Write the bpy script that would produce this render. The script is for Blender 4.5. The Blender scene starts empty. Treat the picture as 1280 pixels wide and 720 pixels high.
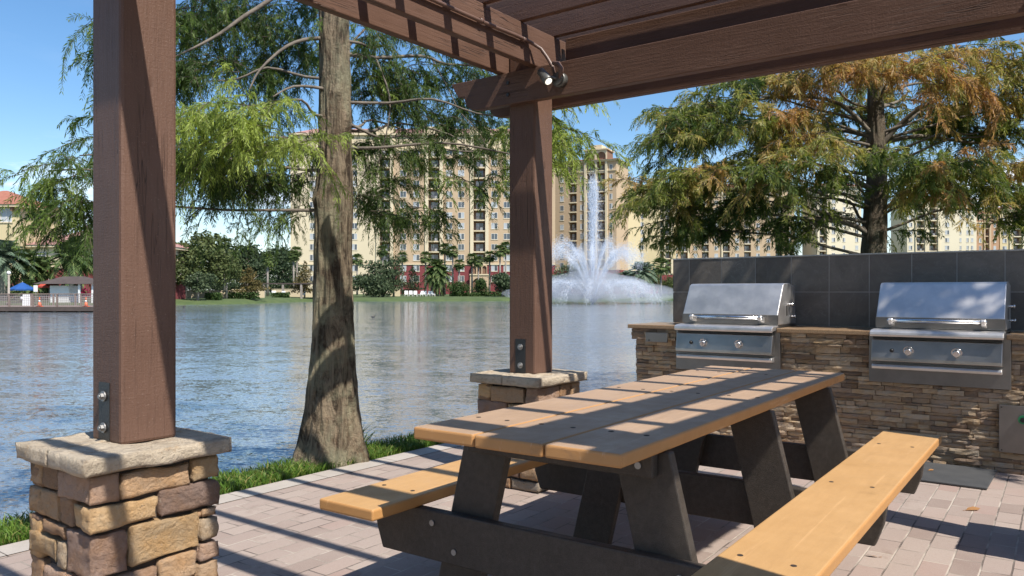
import bpy, math, random
import numpy as np
from mathutils import Vector, Matrix, noise as mnoise

rnd = random.Random(7)
SC = bpy.context.scene
COL = SC.collection
F, HZ, EYE = 980.0, 365.0, 1.2        # focal length and horizon of the photograph (1280 wide), eye height
PI = math.pi

def at(px, py, Y):
    """point of the place that the photograph shows at (px, py), Y metres ahead of the lens"""
    return Vector(((px - 640.0) / F * Y, Y, EYE + (HZ - py) / F * Y))

# ------------------------------------------------------------------ mesh builder
class MB:
    def __init__(s):
        s.v, s.f, s.m, s.sm, s.c = [], [], [], [], []
    def add(s, vs, fs, m=0, smooth=False, c=None, M=None):
        b = len(s.v)
        for p in vs:
            s.v.append(tuple(M @ Vector(p)) if M is not None else tuple(p))
        for f in fs:
            s.f.append(tuple(b + i for i in f)); s.m.append(m); s.sm.append(smooth); s.c.append(c)
        return s
    def box(s, x0, x1, y0, y1, z0, z1, m=0, c=None, M=None):
        vs = [(x0,y0,z0),(x1,y0,z0),(x1,y1,z0),(x0,y1,z0),(x0,y0,z1),(x1,y0,z1),(x1,y1,z1),(x0,y1,z1)]
        fs = [(3,2,1,0),(4,5,6,7),(0,1,5,4),(1,2,6,5),(2,3,7,6),(3,0,4,7)]
        return s.add(vs, fs, m, False, c, M)
    def prism(s, prof, axis, a0, a1, m=0, c=None, smooth=False, M=None):
        """prof: closed polygon in the two other axes (x: (y,z), y: (x,z), z: (x,y)), extruded from a0 to a1"""
        n = len(prof)
        def pt(p, a):
            return (a, p[0], p[1]) if axis == 'x' else (p[0], a, p[1]) if axis == 'y' else (p[0], p[1], a)
        vs = [pt(p, a0) for p in prof] + [pt(p, a1) for p in prof]
        fs = [(i, (i+1) % n, n + (i+1) % n, n + i) for i in range(n)]
        b = len(s.v)
        s.add(vs, fs, m, smooth, c, M)
        s.add([], [], m)
        for f in (tuple(range(n-1, -1, -1)), tuple(range(n, 2*n))):
            s.f.append(tuple(b + i for i in f)); s.m.append(m); s.sm.append(False); s.c.append(c)
        return s
    def tube(s, pts, rad, n=8, m=0, c=None, caps=True, smooth=True):
        pts = [Vector(p) for p in pts]
        if not hasattr(rad, '__len__'): rad = [rad] * len(pts)
        b = len(s.v); k = len(pts)
        t0 = (pts[1] - pts[0]).normalized()
        up = Vector((0,0,1)) if abs(t0.z) < .9 else Vector((1,0,0))
        a = t0.cross(up).normalized()
        for i, p in enumerate(pts):
            t = (pts[min(i+1,k-1)] - pts[max(i-1,0)]).normalized()
            a = (a - t * a.dot(t)).normalized(); bb = t.cross(a)
            for j in range(n):
                w = 2*PI*j/n
                s.v.append(tuple(p + (a*math.cos(w) + bb*math.sin(w)) * rad[i]))
        for i in range(k-1):
            for j in range(n):
                s.f.append((b+i*n+j, b+i*n+(j+1)%n, b+(i+1)*n+(j+1)%n, b+(i+1)*n+j)); s.m.append(m); s.sm.append(smooth); s.c.append(c)
        if caps:
            for f in (tuple(b+j for j in range(n-1,-1,-1)), tuple(b+(k-1)*n+j for j in range(n))):
                s.f.append(f); s.m.append(m); s.sm.append(False); s.c.append(c)
        return s
    def build(s, name, mats, parent=None, loc=(0,0,0), rot=None, bevel=0, seg=2):
        me = bpy.data.meshes.new(name)
        me.from_pydata(s.v, [], s.f)
        if not isinstance(mats, (list, tuple)): mats = [mats]
        for m in mats: me.materials.append(m)
        me.polygons.foreach_set('material_index', s.m)
        me.polygons.foreach_set('use_smooth', s.sm)
        if any(c is not None for c in s.c):
            at_ = me.attributes.new('tint', 'FLOAT_COLOR', 'CORNER')
            arr = []
            for f, c in zip(s.f, s.c):
                c = c or (.5,.5,.5)
                arr += [c[0], c[1], c[2], 1.0] * len(f)
            at_.data.foreach_set('color', arr)
        me.update()
        return link(name, me, parent, loc, rot, bevel, seg)

def link(name, me, parent=None, loc=(0,0,0), rot=None, bevel=0, seg=2):
    o = bpy.data.objects.new(name, me); COL.objects.link(o)
    o.location = loc
    if rot is not None: o.rotation_euler = rot
    if parent is not None: o.parent = parent
    if bevel:
        b = o.modifiers.new('bevel', 'BEVEL'); b.width = bevel; b.segments = seg; b.limit_method = 'ANGLE'; b.angle_limit = math.radians(40)
    return o

def np_mesh(name, V, Q, mats, mi=None, hue=None, smooth=False):
    """quads from numpy arrays"""
    me = bpy.data.meshes.new(name)
    V = np.asarray(V, np.float32); Q = np.asarray(Q, np.int32)
    me.vertices.add(len(V)); me.vertices.foreach_set('co', V.ravel())
    k = Q.shape[1]
    me.loops.add(Q.size); me.loops.foreach_set('vertex_index', Q.ravel())
    me.polygons.add(len(Q))
    me.polygons.foreach_set('loop_start', np.arange(0, Q.size, k, dtype=np.int32))
    if not isinstance(mats, (list, tuple)): mats = [mats]
    for m in mats: me.materials.append(m)
    if mi is not None: me.polygons.foreach_set('material_index', np.asarray(mi, np.int32))
    me.polygons.foreach_set('use_smooth', np.full(len(Q), smooth))
    if hue is not None:
        a = me.attributes.new('hue', 'FLOAT', 'POINT'); a.data.foreach_set('value', np.asarray(hue, np.float32))
    me.update(calc_edges=True)
    return me

def tag(o, label=None, cat=None, group=None, kind=None):
    if label: o['label'] = label
    if cat: o['category'] = cat
    if group: o['group'] = group
    if kind: o['kind'] = kind
    return o

def thing(name, label, cat, loc=(0,0,0), rz=0, group=None):
    o = bpy.data.objects.new(name, None); COL.objects.link(o)
    o.empty_display_size = .1
    o.location = loc; o.rotation_euler = (0,0,rz)
    return tag(o, label, cat, group)

def copy_tree(o, parent=None):
    c = o.copy(); COL.objects.link(c)
    if parent is not None: c.parent = parent
    for ch in [k for k in COL.objects if k.parent == o]:
        copy_tree(ch, c)
    return c

KIDS = {}
def dup(root, loc, rz=0, scale=None, label=None):
    if root.name not in KIDS: KIDS[root.name] = [k for k in COL.objects if k.parent == root]
    r = root.copy(); COL.objects.link(r); r.location = loc; r.rotation_euler = (0,0,rz)
    if scale: r.scale = scale if hasattr(scale, '__len__') else (scale,)*3
    if label: r['label'] = label
    for ch in KIDS[root.name]:
        c = ch.copy(); COL.objects.link(c); c.parent = r
    return r

# ------------------------------------------------------------------ materials
class Mat:
    def __init__(s, name, **pr):
        s.m = bpy.data.materials.new(name); s.m.use_nodes = True
        s.nt = s.m.node_tree
        s.p = s.nt.nodes['Principled BSDF']; s.out = s.nt.nodes['Material Output']
        s.set(s.p, **pr)
        s._co = None
    def set(s, n, **ins):
        for k, v in ins.items():
            sock = n.inputs[k.replace('_', ' ')]
            if isinstance(v, bpy.types.NodeSocket): s.nt.links.new(v, sock)
            else:
                if sock.type == 'RGBA' and len(v) == 3: v = (*v, 1)
                sock.default_value = v
    def n(s, t, props=None, **ins):
        nd = s.nt.nodes.new('ShaderNode' + t)
        for k, v in (props or {}).items(): setattr(nd, k, v)
        s.set(nd, **ins)
        return nd
    def co(s, scale=(1,1,1), rot=(0,0,0), which='Object'):
        if s._co is None: s._co = s.n('TexCoord')
        return s.n('Mapping', Vector=s._co.outputs[which], Scale=scale, Rotation=rot).outputs[0]
    def noise(s, vec, scale, detail=6, rough=.6, dist=0):
        return s.n('TexNoise', Vector=vec, Scale=scale, Detail=detail, Roughness=rough, Distortion=dist).outputs[0]
    def ramp(s, fac, stops, interp='LINEAR'):
        r = s.n('ValToRGB', Fac=fac); cr = r.color_ramp; cr.interpolation = interp
        while len(cr.elements) < len(stops): cr.elements.new(.5)
        for e, (p, c) in zip(cr.elements, stops):
            e.position = p
            e.color = (c, c, c, 1) if not hasattr(c, '__len__') else (*c, 1)
        return r.outputs[0]
    def mix(s, fac, a, b, mode='MIX'):
        nd = s.n('Mix', {'data_type': 'RGBA', 'blend_type': mode})
        for i, v in ((0, fac), (6, a), (7, b)):
            if isinstance(v, bpy.types.NodeSocket): s.nt.links.new(v, nd.inputs[i])
            else: nd.inputs[i].default_value = v if i == 0 else (*v, 1)
        return nd.outputs[2]
    def math(s, op, a, b=0.0):
        nd = s.n('Math', {'operation': op})
        for i, v in ((0, a), (1, b)):
            if isinstance(v, bpy.types.NodeSocket): s.nt.links.new(v, nd.inputs[i])
            else: nd.inputs[i].default_value = v
        return nd.outputs[0]
    def bump(s, h, strength=.3, dist=.01, normal=None):
        b = s.n('Bump', Height=h, Strength=strength, Distance=dist)
        if normal is not None: s.nt.links.new(normal, b.inputs['Normal'])
        s.nt.links.new(b.outputs[0], s.p.inputs['Normal'])
        return b.outputs[0]
    def base(s, c): s.set(s.p, Base_Color=c)
    def attr(s, name, out=0): return s.n('Attribute', {'attribute_name': name}).outputs[out]
    def island(s): return s.n('NewGeometry').outputs['Random Per Island']
    def objrand(s): return s.n('ObjectInfo').outputs['Random']

def simple(name, c1, c2=None, scale=6, rough=.6, bump=0, bscale=None, stretch=(1,1,1), metallic=0, spec=.5, bdist=.01):
    a = Mat(name, Roughness=rough, Metallic=metallic, Specular_IOR_Level=spec)
    v = a.co(stretch)
    a.base(a.ramp(a.noise(v, scale), [(.3, c1), (.7, c2 or c1)]))
    if bump: a.bump(a.noise(v, bscale or scale*4), bump, bdist)
    return a.m

MT = {}
# painted timber (local X runs along the board)
def timber(name, c1, c2, rough=.55):
    a = Mat(name, Roughness=rough, Specular_IOR_Level=.35)
    v = a.co((1,1,1)); vs = a.co((.6,9,9)); vt = a.co((26,2.5,2.5))
    grain = a.noise(vs, 9, 8, .65, .4)
    saw = a.noise(vt, 7, 3, .6)
    blot = a.noise(v, 2.2, 4, .6)
    col = a.mix(a.ramp(blot, [(.3,0.),(.75,1.)]), c1, c2)
    col = a.mix(a.ramp(grain, [(.52,0.),(.72,.45)]), col, tuple(x*.55 for x in c1))
    vor = a.n('TexVoronoi', {'feature': 'F1'}, Vector=a.co((.8,2.2,2.2)), Scale=2.6, Randomness=1.0).outputs['Distance']
    knot = a.ramp(vor, [(.03,1.),(.10,0.)])
    rings = a.math('MULTIPLY', knot, a.noise(a.co((1,1,1)), 60, 2, .5))
    col = a.mix(a.math('MULTIPLY', knot, .5), col, tuple(x*.4 for x in c1))
    crack = a.ramp(a.noise(a.co((.16,5.5,5.5)), 4.5, 3, .5, 1.2), [(.487,0.),(.4965,1.),(.5035,1.),(.513,0.)])
    crack = a.math('MULTIPLY', crack, a.ramp(a.noise(v, 1.7, 3, .5), [(.52,0.),(.6,1.)]))
    col = a.mix(a.math('MULTIPLY', crack, .75), col, tuple(x*.22 for x in c1))
    fade = a.ramp(a.noise(a.co((.5,2.5,2.5)), 3.1, 6, .7, .6), [(.60,0.),(.76,.22)]); col = a.mix(fade, col, (.21,.15,.12))
    spk = a.ramp(a.noise(v, 190, 2, .5), [(.69,0.),(.74,.35)])
    col = a.mix(spk, col, (.42,.33,.27))
    a.base(col)
    h = a.math('ADD', a.math('MULTIPLY', grain, .8), a.math('MULTIPLY', saw, .3))
    h = a.math('ADD', h, a.math('MULTIPLY', a.noise(v, 120, 3, .6), .45))
    h = a.math('SUBTRACT', h, a.math('MULTIPLY', rings, 2.2)); h = a.math('SUBTRACT', h, a.math('MULTIPLY', crack, 1.6))
    a.bump(h, .55, .006)
    return a.m
MT['timber'] = timber('brown_stained_timber', (.108,.058,.039), (.142,.079,.055))

# recycled-plastic planks: fine granular
def plastic(name, c1, c2, spk, rough=.55, bump=.35, side=None):
    a = Mat(name, Roughness=rough, Specular_IOR_Level=.4)
    v = a.co(); vs = a.co((1,.12,1))
    col = a.mix(a.ramp(a.noise(v, 3.5, 5, .65), [(.3,0.),(.7,1.)]), c1, c2)
    col = a.mix(a.ramp(a.noise(vs, 40, 4, .7), [(.4,0.),(.8,.35)]), col, spk)
    col = a.mix(a.ramp(a.noise(v, 420, 2, .6), [(.45,0.),(.75,.4)]), col, spk)
    if side is not None:
        up = a.n('SeparateXYZ', Vector=a.n('TexCoord').outputs['Normal']).outputs[2]
        col = a.mix(a.ramp(up, [(.75,0.),(.92,1.)]), a.mix(a.ramp(a.noise(v, 3.5, 5, .65), [(.3,0.),(.7,1.)]), side, tuple(q*1.12 for q in side)), col)
    col = a.mix(a.ramp(a.noise(a.co((3.2,.09,1)), 14, 5, .75, .2), [(.60,0.),(.66,.30)]), col, tuple(min(1,q*1.3+.04) for q in c2))
    col = a.mix(a.ramp(a.noise(a.co((1,.55,1)), 4.2, 8, .8, .7), [(.57,0.),(.70,.42)]), col, tuple(q*.62 for q in spk))
    a.base(col)
    a.set(a.p, Roughness=a.ramp(a.noise(v, 9, 4, .6), [(.3, rough-.1),(.7, rough+.12)]))
    a.bump(a.noise(v, 330, 3, .7), bump, .002)
    return a.m
MT['plank_top'] = plastic('weathered_tan_plastic', (.375,.25,.16), (.43,.295,.195), (.26,.17,.11), .52, side=(.40,.205,.075))
MT['plank_seat'] = plastic('orange_tan_plastic', (.475,.275,.11), (.53,.32,.14), (.34,.19,.075), .5, side=(.42,.215,.075))
MT['black_plastic'] = plastic('charcoal_plastic', (.031,.0245,.019), (.045,.036,.028), (.12,.10,.082), .48, 1.)
MT['hole'] = simple('screw_recess', (.03,.02,.015), rough=.8)

def metal(name, col, rough, aniso=True, stretch=(.4,40,40), bump=.05):
    a = Mat(name, Metallic=1.0, Roughness=rough)
    v = a.co(stretch)
    n = a.noise(v, 18, 6, .7)
    sm = a.noise(a.co((1,1,1)), 7, 5, .65)
    a.base(a.mix(a.ramp(sm, [(.35,0.),(.7,1.)]), tuple(x*.82 for x in col), col))
    rr = a.math('ADD', a.math('MULTIPLY', n, .16), rough - .1)
    rr = a.math('ADD', rr, a.math('MULTIPLY', sm, .14))
    a.set(a.p, Roughness=rr)
    a.bump(n, bump, .002)
    return a.m
MT['steel'] = metal('brushed_stainless_steel', (.80,.77,.74), .44)
MT['steel_panel'] = metal('darker_stainless_steel', (.50,.475,.45), .33)  # darker base tone for the control panel
MT['steel_dark'] = metal('dull_stainless_steel', (.27,.25,.235), .40)
MT['chrome'] = metal('polished_steel', (.75,.75,.76), .16, bump=.01)
MT['bolt'] = metal('galvanised_bolt', (.36,.355,.35), .5, stretch=(1,1,1))
MT['black_metal'] = simple('black_steel', (.012,.012,.013), (.022,.021,.02), rough=.45, bump=.2, bscale=90)
MT['conduit'] = simple('brown_painted_conduit', (.12,.07,.055), (.15,.09,.07), rough=.45)
MT['fixture'] = simple('bronze_grey_fixture', (.10,.10,.095), (.14,.14,.13), rough=.4, metallic=.3)
a = Mat('lit_lens', Roughness=.2); a.set(a.p, Base_Color=(.8,.8,.75), Emission_Color=(1,.95,.8), Emission_Strength=.9); MT['lens'] = a.m

# split-face stone, one tint per stone
def stone(name, bscale=26, bump=.9, dist=.012, stain=.5, rough=.85):
    a = Mat(name, Roughness=rough, Specular_IOR_Level=.25)
    v = a.co(); t = a.attr('tint')
    n1 = a.noise(v, 9, 7, .68, .3); n2 = a.noise(v, bscale, 9, .78, .3)
    col = a.mix(a.ramp(n1, [(.38,0.),(.66,1.)]), t, a.mix(1., t, (1.08,.92,.70), 'MULTIPLY'))
    col = a.mix(a.ramp(n2, [(.55,0.),(.7,stain)]), col, a.mix(1., t, (.42,.36,.33), 'MULTIPLY'))
    col = a.mix(a.ramp(a.noise(v, 60, 3, .6), [(.62,0.),(.76,.35)]), col, (.55,.5,.43))
    a.base(col)
    vo = a.n('TexVoronoi', {'feature': 'DISTANCE_TO_EDGE'}, Vector=a.co((1,1,1.6)), Scale=bscale*.8).outputs['Distance']
    h = a.math('ADD', n2, a.math('MULTIPLY', a.ramp(vo, [(0.,0.),(.3,1.)]), .07))
    a.bump(a.math('ADD', h, a.math('MULTIPLY', n1, .6)), bump, dist)
    return a.m
MT['stone'] = stone('split_face_stone', 34, 1., .03, .6)
MT['ledge'] = stone('stacked_ledge_stone', 40, .8, .008, .5)
MT['mortar'] = simple('dark_stone_joint', (.045,.035,.028), (.07,.055,.045), rough=.95, bump=.5)

a = Mat('sandstone_coping', Roughness=.85, Specular_IOR_Level=.25)
v = a.co(); n1 = a.noise(v, 5, 7, .7, .4); n2 = a.noise(v, 34, 8, .72)
c = a.mix(a.ramp(n1, [(.35,0.),(.65,1.)]), (.45,.37,.27), (.56,.475,.365))
c = a.mix(a.ramp(a.noise(v, 8, 6, .75), [(.56,0.),(.68,.6)]), c, (.34,.20,.09))
c = a.mix(a.ramp(n2, [(.56,0.),(.7,.55)]), c, (.18,.14,.105))
c = a.mix(a.ramp(a.noise(a.co((1,1,3.)), 14, 8, .75, .6), [(.5,0.),(.64,.6)]), c, (.22,.175,.14)); a.base(c); a.bump(a.math('ADD', n2, a.math('MULTIPLY', n1, 1.5)), 1., .02); MT['coping'] = a.m

a = Mat('granite_counter', Roughness=.3)
v = a.co(); c = a.mix(a.ramp(a.noise(v, 120, 4, .7), [(.4,0.),(.65,1.)]), (.20,.125,.07), (.40,.27,.155))
c = a.mix(a.ramp(a.noise(v, 60, 3, .6), [(.6,0.),(.7,.8)]), c, (.09,.06,.045)); a.base(c); a.bump(a.noise(v, 60), .2, .004); MT['counter'] = a.m

a = Mat('dark_slate_tile', Roughness=.5, Specular_IOR_Level=.4)
v = a.co(); isl = a.island()
vo = a.n('VectorMath', {'operation': 'ADD'}); a.nt.links.new(v, vo.inputs[0])
cb = a.n('CombineXYZ', X=a.math('MULTIPLY', isl, 37.), Y=a.math('MULTIPLY', isl, 11.), Z=a.math('MULTIPLY', isl, 23.)); a.nt.links.new(cb.outputs[0], vo.inputs[1])
vv = vo.outputs[0]
n1 = a.noise(vv, 3.2, 8, .7, 1.2); n2 = a.noise(vv, 30, 6, .7)
c = a.mix(a.ramp(n1, [(.3,0.),(.7,1.)]), (.135,.118,.10), (.25,.222,.19))
c = a.mix(a.ramp(n2, [(.5,0.),(.75,.5)]), c, (.20,.185,.175))
vein = a.ramp(a.noise(vv, 2.6, 6, .6, 2.2), [(.492,0.),(.5,.55),(.508,0.)]); c = a.mix(vein, c, (.30,.28,.26))
c = a.mix(a.math('MULTIPLY', isl, .5), c, (.06,.052,.047)); a.base(c)
a.set(a.p, Roughness=a.ramp(n2, [(.3,.42),(.7,.66)])); a.bump(a.math('ADD', n1, n2), .35, .006); MT['tile'] = a.m
MT['grout'] = simple('light_grout', (.36,.345,.32), (.44,.42,.39), rough=.9)
MT['alu'] = simple('tile_edge_trim', (.42,.42,.42), (.52,.52,.52), rough=.4, metallic=.6)
MT['rubber'] = simple('dark_rubber', (.045,.047,.05), (.065,.066,.068), rough=.7, scale=9, bump=.4, bscale=120, bdist=.003)
MT['dry_leaf'] = simple('dry_leaf', (.30,.15,.05), (.22,.10,.035), rough=.7)
# ------------------------------------------------------------------ setting: land, paving, lake
PO = Vector((.141, 4.84, 0)); S = Vector((.8018, -.5976, 0)); V = Vector((.5976, .8018, 0)); RZP = math.atan2(-.5976, .8018)
def W(s, y, z=0): return PO + S * s + V * y + Vector((0, 0, z))
WATER = -.40

a = Mat('clay_pavers', Roughness=.85, Specular_IOR_Level=.25)
v = a.co((1,1,1)); wob = a.noise(v, 5, 3, .5)
vv = a.n('VectorMath', {'operation': 'ADD'}); a.nt.links.new(v, vv.inputs[0])
nz = a.n('TexNoise', Vector=v, Scale=7., Detail=3.); off = a.n('VectorMath', {'operation': 'SCALE'}); a.nt.links.new(nz.outputs[1], off.inputs[0]); off.inputs['Scale'].default_value = .006
a.nt.links.new(off.outputs[0], vv.inputs[1])
br = a.n('TexBrick', {'offset': .5}, Vector=vv.outputs[0], Color1=(0,0,0,1), Color2=(1,1,1,1), Mortar=(.5,.5,.5,1), Scale=1., Mortar_Size=.0045, Mortar_Smooth=.35, Bias=0., Brick_Width=.222, Row_Height=.113)
tone = a.ramp(br.outputs['Color'], [(0.,(.225,.168,.142)),(.3,(.325,.26,.225)),(.6,(.28,.215,.185)),(.82,(.35,.285,.245)),(1.,(.295,.205,.175))])
n1 = a.noise(v, 1.6, 6, .65); n2 = a.noise(v, 70, 5, .75); n3 = a.noise(v, 260, 2, .6)
c = a.mix(a.ramp(n1, [(.35,0.),(.7,.5)]), tone, (.36,.30,.26))
c = a.mix(a.ramp(n2, [(.5,0.),(.75,.45)]), c, (.24,.175,.155))
c = a.mix(a.ramp(n3, [(.58,0.),(.7,.45)]), c, (.52,.45,.40))
c = a.mix(a.ramp(a.noise(v, 3.3, 7, .75), [(.58,0.),(.68,.42)]), c, (.175,.125,.10))
c = a.mix(br.outputs['Fac'], c, a.mix(a.ramp(a.noise(v, 3., 4, .6), [(.4,0.),(.6,1.)]), (.13,.105,.09), (.44,.38,.32)))
a.base(c)
h = a.math('SUBTRACT', a.math('MULTIPLY', n2, .35), a.math('MULTIPLY', br.outputs['Fac'], 1.0))
a.bump(h, .6, .006); MT['paver'] = a.m

a = Mat('concrete_edging', Roughness=.9)
v = a.co(); br = a.n('TexBrick', {'offset': 0.}, Vector=v, Color1=(0,0,0,1), Color2=(1,1,1,1), Mortar=(.5,.5,.5,1), Scale=1., Mortar_Size=.004, Mortar_Smooth=.3, Brick_Width=.62, Row_Height=.31)
c = a.mix(a.ramp(a.noise(v, 3, 6, .7), [(.3,0.),(.7,1.)]), (.33,.295,.26), (.44,.395,.35))
c = a.mix(a.ramp(a.noise(v, 130, 3, .7), [(.5,0.),(.75,.5)]), c, (.25,.22,.20)); c = a.mix(br.outputs['Fac'], c, (.12,.10,.085))
a.base(c); a.bump(a.noise(v, 130), .3, .004); MT['edging'] = a.m

MT['soil'] = simple('lawn_soil', (.05,.075,.02), (.085,.11,.03), scale=3, rough=.95, bump=.6, bscale=60)
MT['far_lawn'] = simple('mown_lawn', (.038,.068,.018), (.088,.118,.036), scale=.55, rough=.95, bump=.6, bscale=6, bdist=.1)

def sheet(name, pts, mat, label=None):
    m = MB(); m.add(pts, [tuple(range(len(pts)))]); o = m.build(name, mat); return tag(o, kind='structure')

# near bank: flat lawn with a slope into the lake
m = MB()
prof = [(-1.78,-.012), (-1.95,-.06), (-2.5,-.55), (-4.0,-1.6)]
ys = [-30 + i*1.0 for i in range(91)]
pts = []
for y in ys:
    w = .06*math.sin(y*1.7) + .05*math.sin(y*4.1+1)
    pts += [W(60, y, -.012)] + [W(s_ + w, y, z_) for s_, z_ in prof]
k = 5
fs = [(i*k+j, i*k+j+1, (i+1)*k+j+1, (i+1)*k+j) for i in range(len(ys)-1) for j in range(k-1)]
m.add(pts, fs, 0, False)
tag(m.build('lake_bank', MT['soil']), kind='structure')

# pavers (local X along the joints that run to the wall)
RP = math.atan2(.818, .576)
def local(p, o, rz):
    d = p - o; c_, s_ = math.cos(-rz), math.sin(-rz)
    return (d.x*c_ - d.y*s_, d.x*s_ + d.y*c_, d.z)
po = W(0, 0, 0)
m = MB(); q = [local(W(*p), po, RP) for p in ((-1.20,-9),(9,-9),(9,3.2),(-1.20,3.2))]
m.add(q, [(0,1,2,3)])
tag(m.build('brick_paving', MT['paver'], None, po, (0,0,RP)), kind='structure')
m = MB(); eo = W(-1.36, 0, .004); RV = math.atan2(.8018, .5976)
q = [local(W(s_, y_, .004), eo, RV) for s_, y_ in ((-1.36,-9),(-1.19,-9),(-1.19,3.2),(-1.36,3.2))]
q2 = [(p[0], p[1], -.10) for p in q]
m.add(q + q2, [(0,1,2,3), (3,7,4,0), (0,4,5,1), (2,6,7,3)])
tag(m.build('paving_edge', MT['edging'], None, eo, (0,0,RV)), kind='structure')

# lake
a = Mat('lake_water', Roughness=.08, IOR=1.38, Specular_IOR_Level=.5)
a.base((.14,.165,.19))
gust = a.ramp(a.noise(a.co((.03,.07,1)), 1., 4, .6), [(.35,.45),(.65,1.15)])
tot = None
for sc_, st_, rz_, k_, dt_ in ((.55,1.5,.25,.19,2), (2.2,1.7,.1,.27,3), (7.,1.9,-.3,.50,3), (19.,1.8,.2,.62,2)):
    nz_ = a.n('TexNoise', Vector=a.co((1,st_,1),(0,0,rz_)), Scale=sc_, Detail=dt_, Roughness=.55, Distortion=.35)
    d_ = a.n('VectorMath', {'operation': 'SUBTRACT'}); a.nt.links.new(nz_.outputs[1], d_.inputs[0]); d_.inputs[1].default_value = (.5,.5,.5)
    m_ = a.n('VectorMath', {'operation': 'MULTIPLY'}); a.nt.links.new(d_.outputs[0], m_.inputs[0]); m_.inputs[1].default_value = (k_*.7, k_*1.15, 0)
    if tot is None: tot = m_.outputs[0]
    else:
        q_ = a.n('VectorMath', {'operation': 'ADD'}); a.nt.links.new(tot, q_.inputs[0]); a.nt.links.new(m_.outputs[0], q_.inputs[1]); tot = q_.outputs[0]
q_ = a.n('VectorMath', {'operation': 'SCALE'}); a.nt.links.new(tot, q_.inputs[0]); a.nt.links.new(gust, q_.inputs['Scale'])
q2_ = a.n('VectorMath', {'operation': 'ADD'}); a.nt.links.new(q_.outputs[0], q2_.inputs[0]); q2_.inputs[1].default_value = (0,0,1)
q3_ = a.n('VectorMath', {'operation': 'NORMALIZE'}); a.nt.links.new(q2_.outputs[0], q3_.inputs[0]); a.nt.links.new(q3_.outputs[0], a.p.inputs['Normal'])
MT['water'] = a.m
m = MB(); R = 2500
m.add([(-R,-200,WATER),(R,-200,WATER),(R,R,WATER),(-R,R,WATER)], [(0,1,2,3)])
tag(m.build('lake', MT['water']), kind='structure')

# grass along the water's edge
def grass_mat(name, lo, hi):
    a = Mat(name, Roughness=.5, Specular_IOR_Level=.3)
    col = a.ramp(a.attr('hue', 2), [(0., lo), (.75, hi), (1., (.30,.25,.09))]); a.base(col)
    tr = a.n('BsdfTranslucent', Color=col); mx = a.n('MixShader', Fac=.3)
    a.nt.links.new(a.p.outputs[0], mx.inputs[1]); a.nt.links.new(tr.outputs[0], mx.inputs[2]); a.nt.links.new(mx.outputs[0], a.out.inputs[0])
    return a.m
MT['grass'] = grass_mat('grass_blade', (.055,.12,.015), (.15,.25,.035))
def blades(rng, P, hgt, wid, lean):
    n = len(P); an = rng.uniform(0, 2*PI, n); la = rng.uniform(0, 2*PI, n)
    h = hgt * rng.uniform(.55, 1.35, n); ln = lean * h * rng.uniform(.2, 1.3, n)
    d = np.stack([np.cos(an), np.sin(an), 0*an], 1) * (wid * rng.uniform(.6, 1.3, n))[:, None]
    L = np.stack([np.cos(la)*ln, np.sin(la)*ln, 0*la], 1); Z = np.stack([0*h, 0*h, h], 1)
    mid = P + L*.35 + Z*.6; tip = P + L + Z*(1 - .25*rng.uniform(0, 1, n))[:, None]
    Vv = np.stack([P - d, P + d, mid + d*.8, mid - d*.8, mid - d*.8, mid + d*.8, tip + d*.08, tip - d*.08], 1).reshape(-1, 3)
    q = np.arange(n*8).reshape(n*2, 4)
    return Vv, q, np.repeat(rng.uniform(0, 1, n)**1.4, 8)
rng = np.random.default_rng(3)
N = 26000
yy = rng.uniform(-2.6, 6.5, N)**1.0; ss = -1.37 - np.abs(rng.normal(0, .24, N)); ss = np.clip(ss, -1.86, -1.36)
P = np.array([PO.x + S.x*ss + V.x*yy, PO.y + S.y*ss + V.y*yy, np.where(ss < -1.78, -.012 - (-1.78-ss)*.3, -.012)]).T
tall = np.exp(-((yy - .15)**2)/.35) * (ss < -1.55)
Vv, q, hue = blades(rng, P, .062, .0032, .9)
o = link('grass', np_mesh('grass', Vv, q, MT['grass'], hue=hue)); tag(o, 'short green grass along the lake edge of the paving', 'grass', kind='stuff')

def tuft(loc, n, h, rad, label):
    rg = np.random.default_rng(int(abs(loc[0])*1000))
    P = np.zeros((n,3)); an = rg.uniform(0,2*PI,n); r_ = rad*rg.uniform(0,1,n); P[:,0] = np.cos(an)*r_; P[:,1] = np.sin(an)*r_
    Vv, q, hue = blades(rg, P, h, .0045, 1.1)
    o = link('grass_tuft', np_mesh('grass_tuft', Vv, q, MT['grass'], hue=hue*.6), loc=loc)
    return tag(o, label, 'plant')
tuft(tuple(W(-1.80,.12,-.03)), 150, .19, .10, 'taller weed tuft against the water beside the big trunk')

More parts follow.
